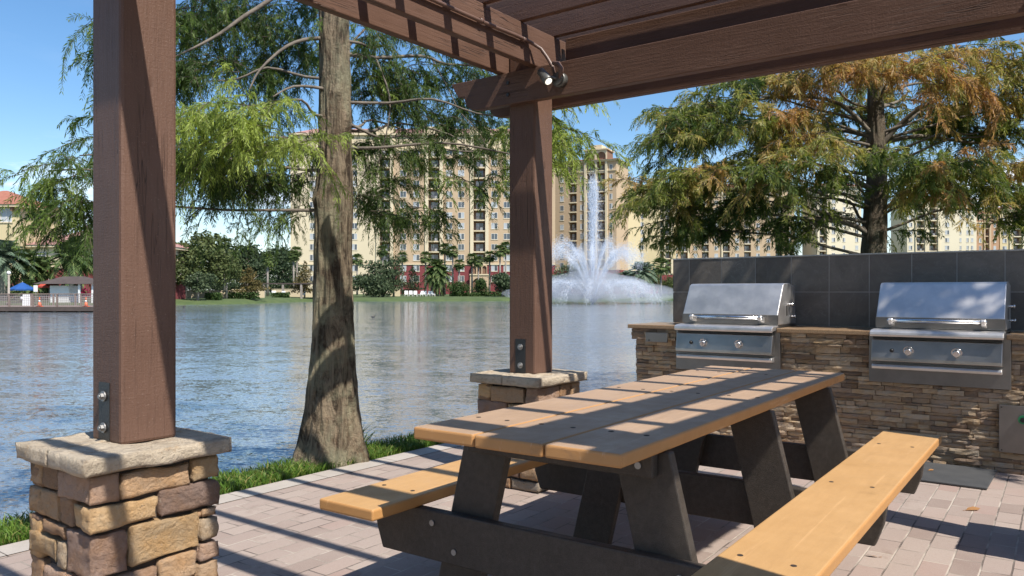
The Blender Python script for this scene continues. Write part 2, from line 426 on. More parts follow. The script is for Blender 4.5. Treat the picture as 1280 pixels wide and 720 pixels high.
# ------------------------------------------------------------------ stone piers
def vary(c, r, a_=.15):
    k = r.uniform(1-a_, 1+a_); return tuple(q*k for q in c)
def stone_block(m, x0, x1, y0, y1, z0, z1, c, seed, rough=.010, res=.014):
    """one split-face stone: a box grid, rounded at its rims, faces pushed in and out"""
    L = (x1-x0, y1-y0, z1-z0); nn = [max(2, min(22, int(round(l/res)))) for l in L]
    idx = {}; vs = []
    cx, cy, cz = (x0+x1)/2, (y0+y1)/2, (z0+z1)/2; ce = Vector((cx, cy, cz)); half = Vector((L[0]/2, L[1]/2, L[2]/2))
    def vid(i, j, k):
        key = (i, j, k)
        if key in idx: return idx[key]
        p = Vector((x0+L[0]*i/nn[0], y0+L[1]*j/nn[1], z0+L[2]*k/nn[2]))
        d = p - ce
        e = [abs(d[t])/half[t] for t in range(3)]
        es = sorted(((half[t]-abs(d[t])) for t in range(3)))
        edge = max(0, 1 - es[1]/.007)
        nrm = Vector([d[t]*(1 if e[t] > .999 else 0) for t in range(3)])
        if nrm.length: nrm.normalize()
        q = p + Vector((seed*3.1, seed*1.7, seed*.9))
        q = Vector((q.x*.75, q.y*.75, q.z*1.25)); f = mnoise.noise(q*10)*.75 + abs(mnoise.noise(q*17))*.5 + mnoise.noise(q*42)*.32
        p = p + nrm*(f*rough*1.25 - .005) - nrm*edge*.004
        # uneven outline
        for t in range(3):
            if e[t] > .999: p[t] += mnoise.noise(q*11 + Vector((t*9., 0, 0)))*.0035
        idx[key] = len(vs); vs.append(p); return idx[key]
    fs = []
    a_, b_, c_ = nn
    for i in range(a_):
        for j in range(b_):
            fs.append((vid(i,j,0), vid(i,j+1,0), vid(i+1,j+1,0), vid(i+1,j,0))); fs.append((vid(i,j,c_), vid(i+1,j,c_), vid(i+1,j+1,c_), vid(i,j+1,c_)))
    for i in range(a_):
        for k_ in range(c_):
            fs.append((vid(i,0,k_), vid(i+1,0,k_), vid(i+1,0,k_+1), vid(i,0,k_+1))); fs.append((vid(i,b_,k_), vid(i,b_,k_+1), vid(i+1,b_,k_+1), vid(i+1,b_,k_)))
    for j in range(b_):
        for k_ in range(c_):
            fs.append((vid(0,j,k_), vid(0,j,k_+1), vid(0,j+1,k_+1), vid(0,j+1,k_))); fs.append((vid(a_,j,k_), vid(a_,j+1,k_), vid(a_,j+1,k_+1), vid(a_,j,k_+1)))
    m.add(vs, fs, 0, True, c)

TAN, GOLD, PURP, PINK, BRN, SAND, GREY = (.52,.36,.23), (.57,.41,.245), (.30,.21,.17), (.45,.315,.24), (.36,.24,.16), (.56,.45,.33), (.36,.315,.27)
# blocks of the two faces toward the lens: along the face from the shared corner (0..1), depth below the coping (m)
CORNER = [(.50,.21,0,.107,PINK),(.28,.50,.110,.203,GOLD),(.38,.28,.206,.372,PURP),(.30,.50,.375,.462,PINK),(.62,.30,.465,.56,TAN),(.40,.45,.563,.63,GREY)]
RIGHT = [(.21,.77,.008,.107,TAN),(.77,1,0,.097,GOLD),(.50,1,.100,.203,PURP),(.28,.85,.206,.356,GOLD),(.85,1,.206,.247,TAN),(.85,1,.250,.336,SAND),(.82,1,.339,.412,PINK),(.50,.82,.359,.462,TAN),(.82,1,.415,.50,TAN),(.30,.66,.465,.56,PURP),(.66,1,.503,.63,SAND),(.66,.82,.465,.50,GOLD),(.45,.66,.563,.63,BRN)]
LEFT = [(.50,.78,0,.092,BRN),(.78,1,0,.092,TAN),(.28,.50,.095,.203,BRN),(.50,1,.095,.203,TAN),(.38,.75,.206,.262,BRN),(.75,1,.206,.255,PURP),(.38,.52,.265,.372,SAND),(.52,1,.265,.356,GOLD),(.30,.75,.375,.462,PINK),(.75,1,.359,.50,BRN),(.62,1,.503,.63,TAN),(.40,.62,.563,.63,PURP)]
def pier(s_, y_, top, flip, label):
    t = thing('stone_pier', label, 'pier', W(s_, y_), RZP, 'stone piers under the pergola posts')
    B = .235; z = top - .06; m = MB(); rr = random.Random(5 + flip*3); dep = .10; k_ = (z-.004)/.63; g = .0022; L = 2*B
    rgt, lft = (RIGHT, LEFT) if not flip else (LEFT, RIGHT)
    def o(): return rr.uniform(-.004, .006)
    def shade(c): return vary(c, rr, .14)
    sd = 1.3 + flip
    for al, ar, d0, d1, c in CORNER:
        if flip: al, ar = ar, al
        sd += 1.37; stone_block(m, B-al*L+g, B+o(), -B-o(), -B+ar*L-g, z-d1*k_+g, z-d0*k_-g, shade(c), sd)
    for a0, a1, d0, d1, c in rgt:
        sd += 1.37; stone_block(m, B-dep, B+o(), -B+a0*L+g, -B+a1*L-g, z-d1*k_+g, z-d0*k_-g, shade(c), sd)
    for a0, a1, d0, d1, c in lft:
        sd += 1.37; stone_block(m, B-a1*L+g, B-a0*L-g, -B-o(), -B+dep, z-d1*k_+g, z-d0*k_-g, shade(c), sd)
    for a0, a1, d0, d1, c in RIGHT + [(.0,.21,0,.107,BRN),(0,.5,.11,.203,TAN),(0,.28,.206,.372,GOLD),(0,.5,.375,.462,BRN),(0,.3,.465,.56,TAN),(0,.45,.563,.63,PURP)]:
        sd += 1.37; stone_block(m, -B-o(), -B+dep, -B+a0*L+g+.001, -B+a1*L-g, z-d1*k_+g, z-d0*k_-g, shade(c), sd, res=.04)
        stone_block(m, -B+a0*L*.98+g+.004, -B+a1*L*.98-g, B-dep, B+o(), z-d1*k_+g, z-d0*k_-g, shade(c), sd+.5, res=.04)
    m.build('stone_veneer', MT['stone'], t)
    c = MB(); c.box(-B+.03, B-.03, -B+.03, B-.03, 0, top-.06); c.build('core', MT['mortar'], t)
    for i, (x0, x1) in enumerate(((-.272, -.015), (-.013, .272))):
        c = MB(); stone_block(c, x0, x1, -.272, .272, top-.056, top+.003, (.5,.5,.5), 31+i+flip*5, rough=.009, res=.016)
        c.build('cap_stone', MT['coping'], t)
    return t
pier(-.09, -2.50, .655, 0, 'stone pier at the paving corner carrying the nearer pergola post, whole front in view')
pier(-.10, .08, .691, 1, 'stone pier half hidden behind the picnic table')
pier(3.02, .36, .69, 1, 'stone pier of the pergola post beside the grill counter'); pier(3.02, -2.245, .69, 0, 'stone pier of the pergola post beyond the near bench end')

# ------------------------------------------------------------------ pergola
pg = thing('pergola', 'brown timber pergola with slatted roof over the picnic table', 'pergola', PO, RZP)
def beam(name, p0, p1, th, hh, bevel=.005, prof=None, mat='timber', parent=pg):
    """board from p0 to p1 (pergola coordinates, centre line); local X runs along it"""
    p0, p1 = Vector(p0), Vector(p1); d = p1 - p0; L = d.length
    m = MB(); m.box(-L/2, L/2, -th/2, th/2, -hh/2, hh/2)
    rot = d.to_track_quat('X', 'Z').to_euler()
    return m.build(name, MT[mat], parent, (p0+p1)/2, rot, bevel)
SR, BY1 = 2.80, -2.45      # second row of posts, second line of posts
tops = {(0,0): .691, (0,1): .655, (1,0): .69, (1,1): .69}
for i, sx in enumerate((-.1, 3.02)):
    for j, yy_ in enumerate((.1, BY1) if sx < 0 else (.36, BY1 + .205)):
        wd = .214 if (i,j) == (0,1) else .2
        p = beam('post', (sx - (.018 if wd > .2 else 0), yy_, tops[(i,j)] - .004), (sx - (.018 if wd > .2 else 0), yy_, 2.81), wd, wd, .012)
        if i == 0:
            # steel plate let into the face toward the lens, with two bolts
            z0 = tops[(i,j)]
            m = MB(); sx_ = sx - (.018 if wd > .2 else 0); m.box(-.048, .03, -wd/2-.0025, -.09, .004, .215)
            o = bpy.data.objects
            pl = m.build('bracket', MT['black_metal'], pg, (sx_, yy_, z0))
            for zz in (.05, .165):
                m = MB(); m.tube([(0,.0,0),(0,-.006,0)], .019, 14); m.tube([(0,-.006,0),(0,-.016,0)], .0125, 6, smooth=False); m.tube([(0,-.016,0),(0,-.021,0)], .007, 10)
                m.build('bolt', MT['bolt'], pl, (-.008, -wd/2-.003, zz))
# pairs of carrying beams bolted to the posts, rounded ends
prof = [(0,.20),(.028,.15),(.06,.105),(.112,.10),(.116,.07),(.135,.035),(.17,.010),(.225,0)]
def carrier(y0, y1, s0, s1, z0=2.37):
    L = s1 - s0; p = [(-L/2 + a_, b_ - .1) for a_, b_ in prof] + [(L/2 - a_, b_ - .1) for a_, b_ in prof[::-1]]
    m = MB(); m.prism(p[::-1], 'y', -(y1-y0)/2, (y1-y0)/2)
    return m.build('carrier_beam', MT['timber'], pg, ((s0+s1)/2, (y0+y1)/2, z0+.1), None, .004)
S0, S1 = -.635, 3.58
for y0, y1 in ((-.055,-.001),(.201,.255),(BY1-.155,BY1-.101),(BY1+.101,BY1+.155)): carrier(y0, y1, S0, S1 if y0 < -1 else 3.24)
# rafters over them, both sides of each post line
for sx, dd in ((-.1,.128), (3.02,.171)):
    for d in (-dd, dd): beam('rafter', (sx+d, BY1-.62, 2.686), (sx+d, .36, 2.686), .052, .228)
for k_ in range(-2, 9):
    y = -.184 - .355*k_ - .02
    beam('purlin', (-.62, y, 2.878), (3.40, y, 2.878), .04, .152)
beam('fascia_board', (.09, .228, 2.687), (2.82, .228, 2.687), .042, .225)
for sx, zz in ((-.165,2.43),(-.165,2.505)):
    m = MB(); m.tube([(0,0,0),(0,-.008,0)], .011, 12); m.build('carriage_bolt', MT['black_metal'], pg, (sx, -.055, zz))
m = MB(); m.tube([(0,0,0),(0,0,0.001)], .001)

# conduit and spotlight
def PW(s_, t_, z_): return W(s_, -t_, z_)
pts = [PW(.073, t_, 2.688 + .004*math.sin(t_*6)) for t_ in (2.6, 2.0, 1.5, 1.0, .6, .3, .17)]
pts += [PW(.085,.13,2.68), PW(.115,.10,2.655), PW(.15,.085,2.60), PW(.185,.08,2.54), PW(.205,.08,2.475)]
m = MB(); m.tube(pts, .011, 10)
for t_ in (2.1, 1.35, .62, .22):
    c_ = PW(.073, t_, 2.688); m.tube([c_ - V*.012, c_ + V*.012], .015, 10)
tag(m.build('cable_conduit', MT['conduit']), 'thin brown conduit clipped along the rafter to the spotlight', 'conduit')
sp = thing('spotlight', 'small grey spotlight with lit lens fixed where the beams meet', 'spotlight', PW(.235,.10,2.455))
m = MB(); f = -V; 
m.tube([Vector((0,0,0)) + V*.045, Vector((0,0,0)) + V*.0], .043, 18); m.tube([V*.0, -V*.012], .036, 18)
m.build('mounting_box', MT['fixture'], sp)
m = MB(); m.tube([S*.02+Vector((0,0,.0)), S*.03+Vector((0,0,.055))-V*.01, S*.01+Vector((0,0,.085))-V*.01, -S*.03+Vector((0,0,.10))], [.014,.016,.016,.014], 10)
m.build('cable_gland', MT['conduit'], sp)
dirn = Vector((.40,-.50,-.68)).normalized()
b0 = -S*.062 - V*.05 + Vector((0,0,.018))
m = MB(); m.tube([b0 - dirn*.05, b0 - dirn*.046, b0 + dirn*.0, b0 + dirn*.004, b0 + dirn*.05, b0 + dirn*.055], [.020,.025,.026,.029,.030,.027], 20)
hd = m.build('lamp_housing', MT['fixture'], sp)
m = MB(); m.tube([b0 + dirn*.0555, b0 + dirn*.058], .021, 20); m.build('lens', MT['lens'], hd)
m = MB(); m.tube([-V*.012, b0 - V*-.004], .009, 10); m.build('swivel_arm', MT['fixture'], sp)

# ------------------------------------------------------------------ picnic table (local x across, y along)
RZT = math.atan2(-.578, .816)
pt = thing('picnic_table', 'long picnic table with tan plank top, two orange benches and charcoal legs', 'table', (.729, 3.33, 0), RZT)
def plank(name, x0, x1, y0, y1, z0, z1, mat, holes):
    m = MB(); m.box(x0, x1, y0, y1, z0, z1)
    o = m.build(name, [MT[mat], MT['hole']], pt, (0,0,0), None, .008, 3)
    for hx, hy in holes:
        m = MB(); m.tube([(hx, hy, z1-.002), (hx, hy, z1+.0012)], .0085, 12); m.build('screw_recess', MT['hole'], o)
    return o
FR = (-.98, 0., .92)
for i in range(3):
    x0 = -.378 + i*.250
    plank('top_plank', x0, x0+.244, -1.28 + (.004,0,.003)[i], 1.28, .73, .77, 'plank_top', [(x0+a_, y_+.01*(i-1)) for y_ in (-1.0, .03, .95) for a_ in (.06,.18)])
for sg in (-1, 1):
    x0, x1 = (.535, .808) if sg > 0 else (-.832, -.565)
    plank('bench_seat', x0, x1, -1.27, 1.385, .43, .47, 'plank_seat', [(x0+a_, y_) for y_ in (-1.0, .03, .96) for a_ in (.055,.2)])
for fi, fy in enumerate(FR):
    near = -1 if fi == 0 else 1            # which side of the legs the cross boards sit on
    for sg in (-1, 1):
        xt, xb, w = .285*sg, .46*sg, .093
        m = MB(); m.prism([(xb-w, 0), (xb+w, 0), (xt+w, .728), (xt-w, .728)], 'y', fy-.02, fy+.02)
        m.build('leg', MT['black_plastic'], pt, (0,0,0), None, .005)
    ya, yb = (fy-.062, fy-.022) if near < 0 else (fy+.022, fy+.062)
    m = MB(); m.prism([(-.79,.428), (-.775,.335), (-.745,.252), (.745,.252), (.775,.335), (.79,.428)], 'y', ya, yb)
    cb = m.build('cross_board', MT['black_plastic'], pt, (0,0,0), None, .006)
    m = MB(); m.box(-.345, .345, ya, yb, .655, .728); cl = m.build('top_cleat', MT['black_plastic'], pt, (0,0,0), None, .005)
    if fi == 0:
        for px_, pz_, par in ((-.50,.385,cb),(-.40,.30,cb),(.43,.385,cb),(.36,.30,cb),(-.26,.69,cl),(.30,.69,cl)):
            m = MB(); m.tube([(0,0,0),(0,-.005,0)], .0105, 14); m.build('bolt', MT['bolt'], par, (px_, ya, pz_))

# ------------------------------------------------------------------ grill counter (local x along the wall, y away from the lens)
GO = Vector((2.908, 5.47, 0)); RZG = math.atan2(-.6, .8)
def GW(x, y, z=0): return GO + Vector((.8,-.6,0))*x + Vector((.6,.8,0))*y + Vector((0,0,z))
gc = thing('grill_counter', 'stone faced outdoor grill counter with dark tiled back wall', 'counter', GO, RZG)
GR = (-1.456, .053)
X0, X1 = -2.31, 2.6
m = MB(); m.box(X0+.03, X1, .02, .55, 0, .885); m.build('core', MT['mortar'], gc)
rr = random.Random(11)
LC = [(.31,.24,.175),(.37,.295,.215),(.26,.195,.145),(.42,.345,.26),(.33,.27,.21),(.21,.16,.125),(.38,.31,.235),(.30,.235,.18)]
def ledge(m, x0, x1, z, h, out, y_axis=False):
    x = x0
    while x < x1 - .02:
        w = min(rr.choice((.07,.10,.13,.17,.21)) * rr.uniform(.8,1.25), x1 - x)
        if x1 - x - w < .04: w = x1 - x
        d = -rr.uniform(.0,.018) - out; c = vary(rr.choice(LC), rr, .22)
        nx = max(2, int(w/.03)); g = .0012
        vs, fs = [], []
        for k_ in range(3):
            for i in range(nx+1):
                px_, pz_ = x + g + (w-2*g)*i/nx, z + g + (h-2*g)*k_/2
                e = 0 if 0 < i < nx else .003
                e += .0 if k_ == 1 else .003
                py_ = d + e + rr.uniform(-.004,.004)
                if k_ != 1: pz_ += rr.uniform(-.0016,.0016)
                vs.append((px_, py_, pz_))
        b = len(vs)
        vs += [(x+g, .03, z+g), (x+w-g, .03, z+g), (x+w-g, .03, z+h-g), (x+g, .03, z+h-g)]
        n1_ = nx+1
        for k_ in range(2):
            for i in range(nx): fs.append((k_*n1_+i, k_*n1_+i+1, (k_+1)*n1_+i+1, (k_+1)*n1_+i))
        fs += [tuple([b, b+1] + [i for i in range(nx, -1, -1)])]
        fs += [tuple([2*n1_+i for i in range(nx+1)] + [b+2, b+3])]
        fs += [(b, 0, n1_, 2*n1_, b+3), (nx, b+1, b+2, 2*n1_+nx, n1_+nx)]
        if y_axis:   # the short end of the counter
            vs = [(X0 + .02 + p[1] + .0, .55 - (p[0]-x0), p[2]) for p in vs]
        m.add(vs, fs, 0, False, c); x += w
m = MB(); z = .0
while z < .785:
    h = rr.choice((.018,.022,.026,.032,.036)); h = min(h, .79 - z) if .79 - z - h > .012 else .79 - z
    xs = [X0+.03, X1]
    ledge(m, X0+.03, X1, z, h, 0.)
    ledge(m, 0, .53, z, h, -.01, True)
    z += h
m.build('ledge_stone_face', MT['ledge'], gc)
m = MB(); z = .79
for h in (.026,.038,.031):
    x_ = X0
    ledge(m, X0, GR[0]-.437, z, h, .028); ledge(m, 0, .55, z, h, .02, True)
    z += h
m.build('ledge_stone_lip', MT['ledge'], gc)
for xa, xb in ((GR[0]+.437, GR[1]-.437), (GR[1]+.437, X1)):
    m = MB(); z = .79
    for h in (.026,.038,.031): ledge(m, xa, xb, z, h, .028); z += h
    m.build('ledge_stone_lip', MT['ledge'], gc)
# counter slab, cut round the grills
m = MB()
for xa, xb in ((X0-.03, GR[0]-.41), (GR[0]+.41, GR[1]-.41), (GR[1]+.41, X1)):
    m.box(xa, xb, -.05, .549, .886, .92)
for g in GR: m.box(g-.409, g+.409, .5, .549, .886, .92)
m.build('countertop', MT['counter'], gc, bevel=.006)
# tiled wall
TX0, TX1, TY = -2.187, 2.6, .55
m = MB(); m.box(TX0+.004, TX1, TY+.0018, TY+.2, 0, 1.496); m.build('back_wall', MT['grout'], gc)
m = MB(); g = .0034
xs = [TX0] + [-2.033 + .305*i for i in range(0, 16)]
for i in range(len(xs)-1):
    for z0, z1 in ((1.2,1.496), (.921,1.2)):
        m.box(xs[i]+g, xs[i+1]-g, TY, TY+.0075, z0+g, z1-g)
for z0, z1 in ((1.2,1.496),(.921,1.2),(.6,.921),(.3,.6),(0,.3)): m.box(TX0-.006, TX0+.0035, TY+.003, TY+.2, z0+g, z1-g)
m.build('wall_tile', MT['tile'], gc)
m = MB(); m.box(TX0-.008, TX1, TY-.004, TY+.205, 1.497, 1.507); m.build('wall_cap_trim', MT['alu'], gc)
# outlet plate and access panel
m = MB(); m.box(-2.16, -1.955, -.062, -.045, .772, .856); op = m.build('outlet_cover', MT['steel_dark'], gc, bevel=.006)
m = MB(); m.tube([(-2.125,-.062,.79),(-2.125,-.066,.79)], .007, 10); m.build('screw', MT['black_metal'], op)
ap = thing('access_panel', 'flat steel access panel low in the stone wall', 'panel', GW(.635, -.02, .142), RZG)
m = MB(); m.box(-.215, .215, -.014, .01, 0, .312); m.build('panel_sheet', MT['steel_dark'], ap, bevel=.003)
for x_ in (-.2,.2):
    for z_ in (.015,.297):
        m = MB(); m.tube([(x_,-.014,z_),(x_,-.017,z_)], .005, 8); m.build('rivet', MT['black_metal'], ap)
MT['green'] = simple('green_valve', (.02,.22,.09), (.03,.28,.11), rough=.35)
m = MB(); m.tube([(-.08,-.014,.225),(-.08,-.03,.225)], .028, 18); kn = m.build('valve_ring', MT['green'], ap)
m = MB(); m.tube([(-.08,-.03,.225),(-.08,-.042,.225)], .016, 14); m.build('valve_core', MT['black_metal'], kn)
# floor mat and fallen leaf
m = MB(); m.box(-.42,.41,-.61,-.012,.004,.016); o = m.build('floor_mat', MT['rubber'], None, GO, (0,0,RZG), .003)
tag(o, 'flat dark grey mat on the pavers below the stone wall', 'mat')
def fallen_leaf(p, rz, sc, label):
    m = MB(); pts = [(-.03,0,0),(-.012,.011,.006),(.012,.012,.009),(.034,.002,.004),(.012,-.010,.001),(-.012,-.009,.002)]
    m.add([tuple(q*sc for q in p_) for p_ in pts], [(0,1,5),(1,2,4,5),(2,3,4)])
    m.tube([(-.045*sc,-.004,.002),(-.03*sc,0,.001)], .0012, 5)
    return tag(m.build('dry_leaf', MT['dry_leaf'], None, p, (0,0,rz)), label, 'leaf')
fallen_leaf(GW(.06,-.30,.019), .4, .8, 'single curled dry leaf lying on the dark mat')
def gp(px, py): 
    Y = EYE*F/(py-HZ); return Vector(((px-640)/F*Y, Y, .003))
fallen_leaf(gp(1216,638), .2, 1.5, 'brown twig leaf on the sunlit pavers below the mat')
fallen_leaf(gp(1090,696), 2.6, .9, 'brown curled leaf on the pavers beside the bench leg')

# built-in grills
def grill(xc, label):
    t = thing('built_in_grill', label, 'grill', GW(xc, 0), RZG, 'built in stainless grills')
    m = MB(); m.box(-.435,.435,-.031,-.004,.555,.925); m.build('liner_plate', MT['steel_dark'], t, bevel=.002)
    m = MB(); m.prism([(-.013,.865),(-.075,.862),(-.105,.735),(-.105,.712),(-.013,.70)], 'x', -.405, .392); cp = m.build('control_panel', MT['steel_panel'], t, bevel=.004)
    m = MB(); m.prism([(.03,.905),(-.09,.895),(-.112,.885),(-.118,.90),(-.112,.918),(-.09,.93),(.0,.937),(.03,.937)], 'x', -.412, .40); m.build('front_rail', MT['steel'], t, bevel=.003)
    m = MB(); m.box(-.40,.387,-.07,-.013,.868,.892); m.build('rail_recess', MT['black_metal'], t)
    m = MB(); m.prism([(-.013,.69),(-.085,.688),(-.092,.672),(-.085,.655),(-.013,.652)], 'x', -.405, .388); m.build('drip_tray', MT['steel'], t, bevel=.003)
    tilt = math.atan2(.03, .127)
    for x_ in (-.165, .13):
        m = MB(); m.tube([(0,0,0),(0,-.006,0)], .034, 24)
        kb = m.build('knob', MT['chrome'], t, (x_, -.092, .79), (tilt,0,0))
        m = MB(); m.tube([(0,-.006,0),(0,-.03,0),(0,-.034,0)], [.026,.023,.019], 20); m.box(-.006,.006,-.045,-.03,-.02,.024); m.build('knob_grip', MT['chrome'], kb, bevel=.002)
    m = MB(); m.tube([(0,0,0),(0,-.012,0),(0,-.02,0)], [.013,.013,.009], 14); m.build('igniter_button', MT['black_metal'], t, (-.272,-.092,.79), (tilt,0,0))
    # hood
    hp = [(.035,.94),(.03,1.02),(.165,1.255),(.195,1.268),(.33,1.272),(.46,1.245),(.485,.94)]
    m = MB(); m.prism(hp, 'x', -.40, .395); hd = m.build('hood', MT['steel'], t, bevel=.006, seg=3)
    m = MB(); m.box(-.403,.398,.026,.034,.945,1.018); m.build('hood_lip', MT['steel_dark'], hd)
    m = MB(); m.tube([(-.31,-.04,.997),(.30,-.04,.997)], .0135, 16)
    hn = m.build('hood_handle', MT['chrome'], hd)
    for x_ in (-.29,.28):
        m = MB(); m.prism([(.027,1.0),(-.05,1.016),(-.062,1.0),(-.05,.975),(-.01,.962),(.027,.955)], 'x', x_-.014, x_+.014); m.build('handle_bracket', MT['steel'], hn, bevel=.004)
    m = MB(); m.box(-.40,.395,.03,.49,.921,.938); m.build('firebox_rim', MT['steel_dark'], t)
    for y_, z_ in ((.30,1.10),(.36,1.0)):
        m = MB(); m.tube([(.395,y_,z_),(.425,y_,z_)], .009, 12); m.tube([(.425,y_,z_),(.435,y_,z_)], .014, 12); m.build('hinge_pin', MT['chrome'], hd)
    m = MB(); m.box(.3955,.3985,.24,.262,1.01,1.09); m.build('spit_slot', MT['black_metal'], hd)
    return t
grill(GR[0], 'stainless grill beside the lake end of the counter, its hood greyer')
grill(GR[1], 'stainless grill above the floor mat and bench end, its hood reflecting blue sky')
# ------------------------------------------------------------------ near trees
def bark(name, c1, c2, c3, zs=.16):
    a = Mat(name, Roughness=.9, Specular_IOR_Level=.2)
    v = a.co(); vs = a.co((1,1,zs))
    n1 = a.noise(vs, 15, 9, .74, .9); n2 = a.noise(v, 3.2, 7, .7, .4); n3 = a.noise(v, 26, 6, .75)
    c = a.mix(a.ramp(n1, [(.42,0.),(.56,1.)]), c1, c2)
    c = a.mix(a.ramp(n2, [(.46,0.),(.62,.75)]), c, c3)
    c = a.mix(a.ramp(a.noise(a.co((1,1,.5)), 5, 6, .7), [(.56,0.),(.68,.6)]), c, (.14,.075,.042))
    c = a.mix(a.ramp(n3, [(.6,0.),(.7,.5)]), c, tuple(x*.4 for x in c1))
    a.base(c)
    a.bump(a.math('ADD', n1, a.math('MULTIPLY', n3, .5)), 1., .07)
    return a.m
MT['bark'] = bark('cypress_bark', (.065,.047,.032), (.32,.25,.17), (.34,.325,.215))
MT['bark_dark'] = bark('dark_bark', (.10,.08,.06), (.19,.155,.115), (.13,.13,.09))
MT['limb_bark'] = simple('limb_bark', (.09,.075,.06), (.20,.17,.135), scale=14, rough=.9, bump=.5, stretch=(1,1,1))

def leaf_mat(name, stops, trans=.42, rough=.45):
    a = Mat(name, Roughness=rough, Specular_IOR_Level=.35)
    h = a.math('ADD', a.attr('hue', 2), a.math('MULTIPLY', a.math('SUBTRACT', a.island(), .5), .22))
    col = a.ramp(h, stops); a.base(col)
    tr = a.n('BsdfTranslucent', Color=a.mix(1., col, (1.35,1.35,.8), 'MULTIPLY')); mx = a.n('MixShader', Fac=trans)
    a.nt.links.new(a.p.outputs[0], mx.inputs[1]); a.nt.links.new(tr.outputs[0], mx.inputs[2]); a.nt.links.new(mx.outputs[0], a.out.inputs[0])
    return a.m
MT['cyp_green'] = leaf_mat('cypress_needles', [(0.,(.038,.074,.019)),(.35,(.075,.125,.028)),(.7,(.17,.25,.05)),(1.,(.35,.43,.10))])
MT['cyp_autumn'] = leaf_mat('autumn_cypress_needles', [(0.,(.05,.088,.025)),(.3,(.13,.18,.043)),(.5,(.27,.29,.075)),(.75,(.43,.32,.12)),(1.,(.46,.255,.115))], .48)
MT['twig'] = simple('twig', (.07,.055,.04), (.12,.095,.07), rough=.9)

def nrm(a): return a / np.maximum(np.linalg.norm(a, axis=-1, keepdims=True), 1e-6)
def spray_geo(rng, P, D, L, droop, nl, ll, lw, hue, fall=.5):
    """feathery twigs: thin leaflets in two rows along a drooping axis"""
    n = len(P); down = np.array([0,0,-1.])
    t = (np.arange(nl) + .5)/nl
    ax = P[:,None,:] + L[:,None,None]*(D[:,None,:]*(t*(1-.25*t))[None,:,None] + down*(droop[:,None]*t[None,:]**2)[:,:,None])
    tan = nrm(D[:,None,:]*(1-.5*t)[None,:,None] + down*(2*droop[:,None]*t[None,:])[:,:,None])
    r = nrm(rng.normal(size=(n,1,3))); side = nrm(np.cross(tan, r + 0*tan))
    out = []
    for sg in (1,-1):
        d = nrm(tan*.75 + side*sg*rng.uniform(.45,1.,(n,nl,1)) + down*fall*rng.uniform(.3,1.,(n,nl,1)) + rng.normal(scale=.18, size=(n,nl,3)))
        w = nrm(np.cross(d, rng.normal(size=(n,nl,3)))) * (lw*rng.uniform(.7,1.3,(n,nl,1)))
        le = (ll*rng.uniform(.55,1.25,(n,nl,1)) * (1-.45*np.abs(2*t-1)**2)[None,:,None])
        b = ax; m_ = b + d*le*.5; tip = b + d*le + down*le*.12
        out.append(np.stack([b, m_+w, tip, m_-w], 2))
    Vq = np.concatenate(out, 1).reshape(-1,3)
    h = np.repeat(hue + 0*hue, nl*2*4)
    # the twig itself
    k = np.array([0.,.35,.7,1.])
    a4 = P[:,None,:] + L[:,None,None]*(D[:,None,:]*(k*(1-.25*k))[None,:,None] + down*(droop[:,None]*k[None,:]**2)[:,:,None])
    sw = nrm(np.cross(D, r[:,0,:]))[:,None,:]*(lw*.45*(1.2-k))[None,:,None]
    tw = np.stack([a4[:,:-1]-sw[:,:-1], a4[:,:-1]+sw[:,:-1], a4[:,1:]+sw[:,1:], a4[:,1:]-sw[:,1:]], 2).reshape(-1,3)
    return Vq, h, tw

